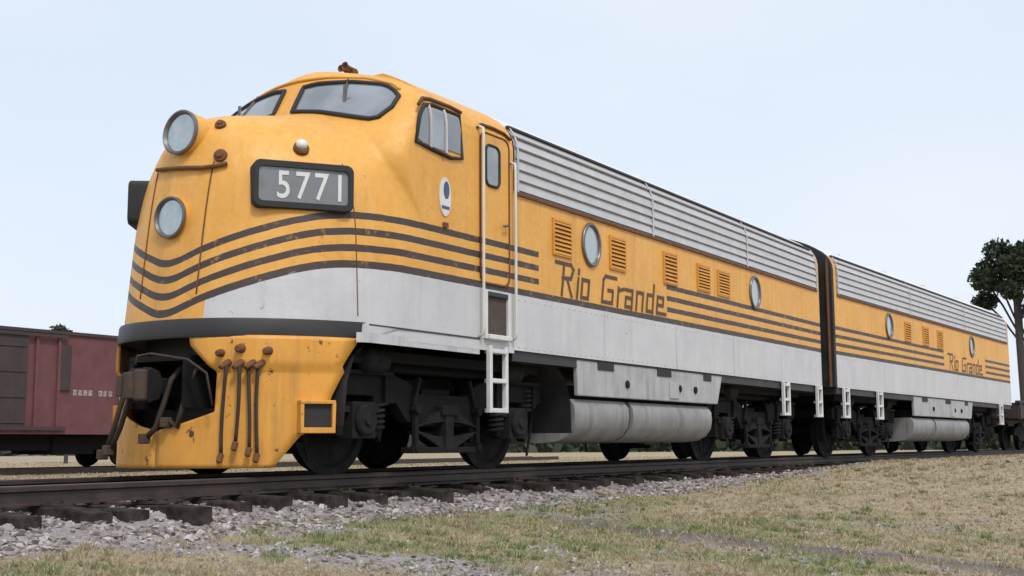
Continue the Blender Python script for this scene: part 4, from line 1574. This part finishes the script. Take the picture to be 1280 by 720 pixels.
# ------------------------------------------------------------------ grass and stones
def in_view(x, y, margin=0.06):
    dx, dy = x - CAM.x, y - CAM.y
    dep = dx * math.cos(YAW) + dy * math.sin(YAW)
    lat = (dx * rt0.x + dy * rt0.y) / np.maximum(dep, .1)
    return (dep > 1.5) & (np.abs(lat) < 640 / FPX + 0.14)


def scatter(n, seed, dmin=4.0, dmax=70, power=1.0):
    """points seen from the camera side, denser near the viewer, out to the far field"""
    rg = np.random.default_rng(seed)
    a = rg.uniform(YAW - 0.56, YAW + 0.56, n)
    u = rg.uniform(0, 1, n)
    d = dmin * (dmax / dmin) ** (u ** power)
    return CAM.x + d * np.cos(a), CAM.y + d * np.sin(a), d, rg


def blades(name, n, seed, green, hmin, hmax, label, dmax):
    x, y, d, rg = scatter(n, seed, 3.6, dmax)
    g, gr = ground_masks(x, y)
    ad = np.abs(y - tcy(x))
    u = rg.uniform(0, 1, n)
    ok = (u < (1 - g) * (gr if green else (1 - 0.6 * gr)) * np.where(fbm(x * 2.3, y * 2.3, 61) > .42, 1, .35) + (0.05 if not green else 0.02)) & (ad > 1.55) & (rg.uniform(0, 1, n) > .8 * cinder(x, y))
    x, y, d = x[ok], y[ok], d[ok]
    k = len(x)
    z = gz(x, y) - 0.01
    h = rg.uniform(hmin, hmax, k) * (0.6 + 0.8 * fbm(x * 1.7, y * 1.7, 71))
    w = np.clip(0.0006 * d, 0.0022, .03) * rg.uniform(.6, 1.3, k)
    th = rg.uniform(0, 2 * math.pi, k)
    lean = rg.normal(0, .7, (k, 2)) * h[:, None]
    px, py = np.cos(th) * w, np.sin(th) * w
    v0 = np.stack([x - px, y - py, z], 1)
    v1 = np.stack([x + px, y + py, z], 1)
    v2 = np.stack([x + lean[:, 0], y + lean[:, 1], z + h], 1)
    m = np.stack([v0, v1, v2], 1).reshape(-1, 3)
    me = bpy.data.meshes.new(name)
    me.from_pydata(m.tolist(), [], np.arange(3 * k).reshape(-1, 3).tolist())
    me.materials.append(M['green' if green else 'dry'])
    o = link(name, me)
    tag(o, label, 'grass', kind='stuff')


blades('dry_grass', 420000, 101, False, .02, .06, 'short dry tan grass covering the field beside the track', 75)
blades('green_grass', 300000, 102, True, .02, .06, 'sparse green grass in patches beside the track', 60)

def tufts(name, n, seed, mat, hmin, hmax, label, dmax, per=26):
    x, y, d, rg = scatter(n, seed, 3.6, dmax)
    g, gr = ground_masks(x, y)
    pr = gr if mat == 'green' else 1 - .5 * gr
    ok = (rg.uniform(0, 1, n) < pr * np.where(fbm(x * .9, y * .9, seed) > .5, 1, .2) * (1 - .6 * g) * (1 - .8 * cinder(x, y))) & (np.abs(y - tcy(x)) > 1.75)
    x, y, d = x[ok], y[ok], d[ok]
    k = len(x)
    R_ = rg.uniform(.02, .07, (k, 1))
    a = rg.uniform(0, 2 * math.pi, (k, per))
    r = R_ * np.sqrt(rg.uniform(0, 1, (k, per)))
    bx, by = x[:, None] + r * np.cos(a), y[:, None] + r * np.sin(a)
    h = rg.uniform(hmin, hmax, (k, 1)) * rg.uniform(.5, 1.1, (k, per))
    out = rg.uniform(.2, 1.0, (k, per)) * h
    tx, ty = bx + np.cos(a) * out + rg.normal(0, .01, (k, per)), by + np.sin(a) * out
    z = gz(x, y)[:, None] - .01 + 0 * h
    w = np.clip(0.00055 * d, .002, .02)[:, None] * np.ones((1, per))
    th = rg.uniform(0, math.pi, (k, per))
    px, py = np.cos(th) * w, np.sin(th) * w
    mx, my, mz = bx * .55 + tx * .45, by * .55 + ty * .45, z + h * .62
    v = np.stack([np.stack([bx - px, by - py, z], -1), np.stack([bx + px, by + py, z], -1),
                  np.stack([mx + px * .7, my + py * .7, mz], -1), np.stack([mx - px * .7, my - py * .7, mz], -1),
                  np.stack([tx, ty, z + h * .95], -1)], 2).reshape(-1, 3)
    i0 = 5 * np.arange(k * per)[:, None]
    f4 = (i0 + np.array([0, 1, 2, 3])).tolist()
    f3 = (i0 + np.array([3, 2, 4])).tolist()
    me = bpy.data.meshes.new(name)
    me.from_pydata(v.tolist(), [], f4 + f3)
    me.materials.append(M[mat])
    tag(link(name, me), label, 'grass', kind='stuff')


tufts('dry_tufts', 6500, 211, 'dry', .03, .075, 'taller dry grass tufts standing in the field', 45)
tufts('green_weeds', 9000, 212, 'green', .025, .075, 'green weed tufts in the damp patches', 30)

# loose stones: ballast among the ties and worn gravel patches
t = NT('stones')
gi = t.n('ShaderNodeNewGeometry')
t.base(t.ramp(gi.outputs['Random Per Island'], [(0, (.17, .145, .14)), (.35, (.28, .245, .235)), (.7, (.39, .35, .335)), (1, (.52, .48, .46))]))
t.set(rough=.95, spec=.2)
M['stone'] = t.m
_c = [(x_, y_, z_) for x_ in (-1, 1) for y_ in (-1, 1) for z_ in (-1, 1)]
octv = np.array(_c, float) * .62
octf = np.array([(0, 1, 3), (0, 3, 2), (4, 6, 7), (4, 7, 5), (0, 4, 5), (0, 5, 1), (2, 3, 7), (2, 7, 6), (0, 2, 6), (0, 6, 4), (1, 5, 7), (1, 7, 3)])


def stones(name, x, y, size, label, rg, dz=0.0):
    k = len(x)
    z = gz(x, y) + size * .25 + dz
    v = (octv[None] * rg.uniform(.7, 1.3, (k, 8, 1)) + rg.normal(0, .12, (k, 8, 3))) * size[:, None, None]
    tl = rg.normal(0, .5, (k, 2, 1))
    v = np.stack([v[:, :, 0] + tl[:, 0] * v[:, :, 2], v[:, :, 1] + tl[:, 1] * v[:, :, 2], v[:, :, 2] - tl[:, 0] * v[:, :, 0] * .5], 2)
    v = v * np.array([1, 1, .75])
    a = rg.uniform(0, 2 * math.pi, k)
    c, s = np.cos(a)[:, None], np.sin(a)[:, None]
    vx = v[:, :, 0] * c - v[:, :, 1] * s
    vy = v[:, :, 0] * s + v[:, :, 1] * c
    v = np.stack([vx + x[:, None], vy + y[:, None], v[:, :, 2] + z[:, None]], 2).reshape(-1, 3)
    f = (octf[None] + 8 * np.arange(k)[:, None, None]).reshape(-1, 3)
    me = bpy.data.meshes.new(name)
    me.from_pydata(v.tolist(), [], f.tolist())
    me.materials.append(M['stone'])
    o = link(name, me)
    tag(o, label, 'gravel', kind='stuff')


rg = np.random.default_rng(9)
n = 34000
x = rg.uniform(-5, 1, n) * 0 + (-5 + 40 * rg.uniform(0, 1, n) ** 1.5)
dd = rg.uniform(-1.95, 1.9, n)
stones('ballast', x, tcy(x) + dd, rg.uniform(.010, .034, n), 'loose grey ballast stones between and beside the dark ties', rg)
x, y, d, rg = scatter(90000, 303, 3.6, 40)
g, gr = ground_masks(x, y)
ok = (rg.uniform(0, 1, len(x)) < g ** 1.3 * .7 + .03) & (np.abs(y - tcy(x)) > 1.9)
x, y = x[ok], y[ok]
stones('loose_gravel', x, y, rg.uniform(.006, .018, len(x)) * (1 + .02 * d[ok]), 'pale loose gravel in worn patches of the field', rg)
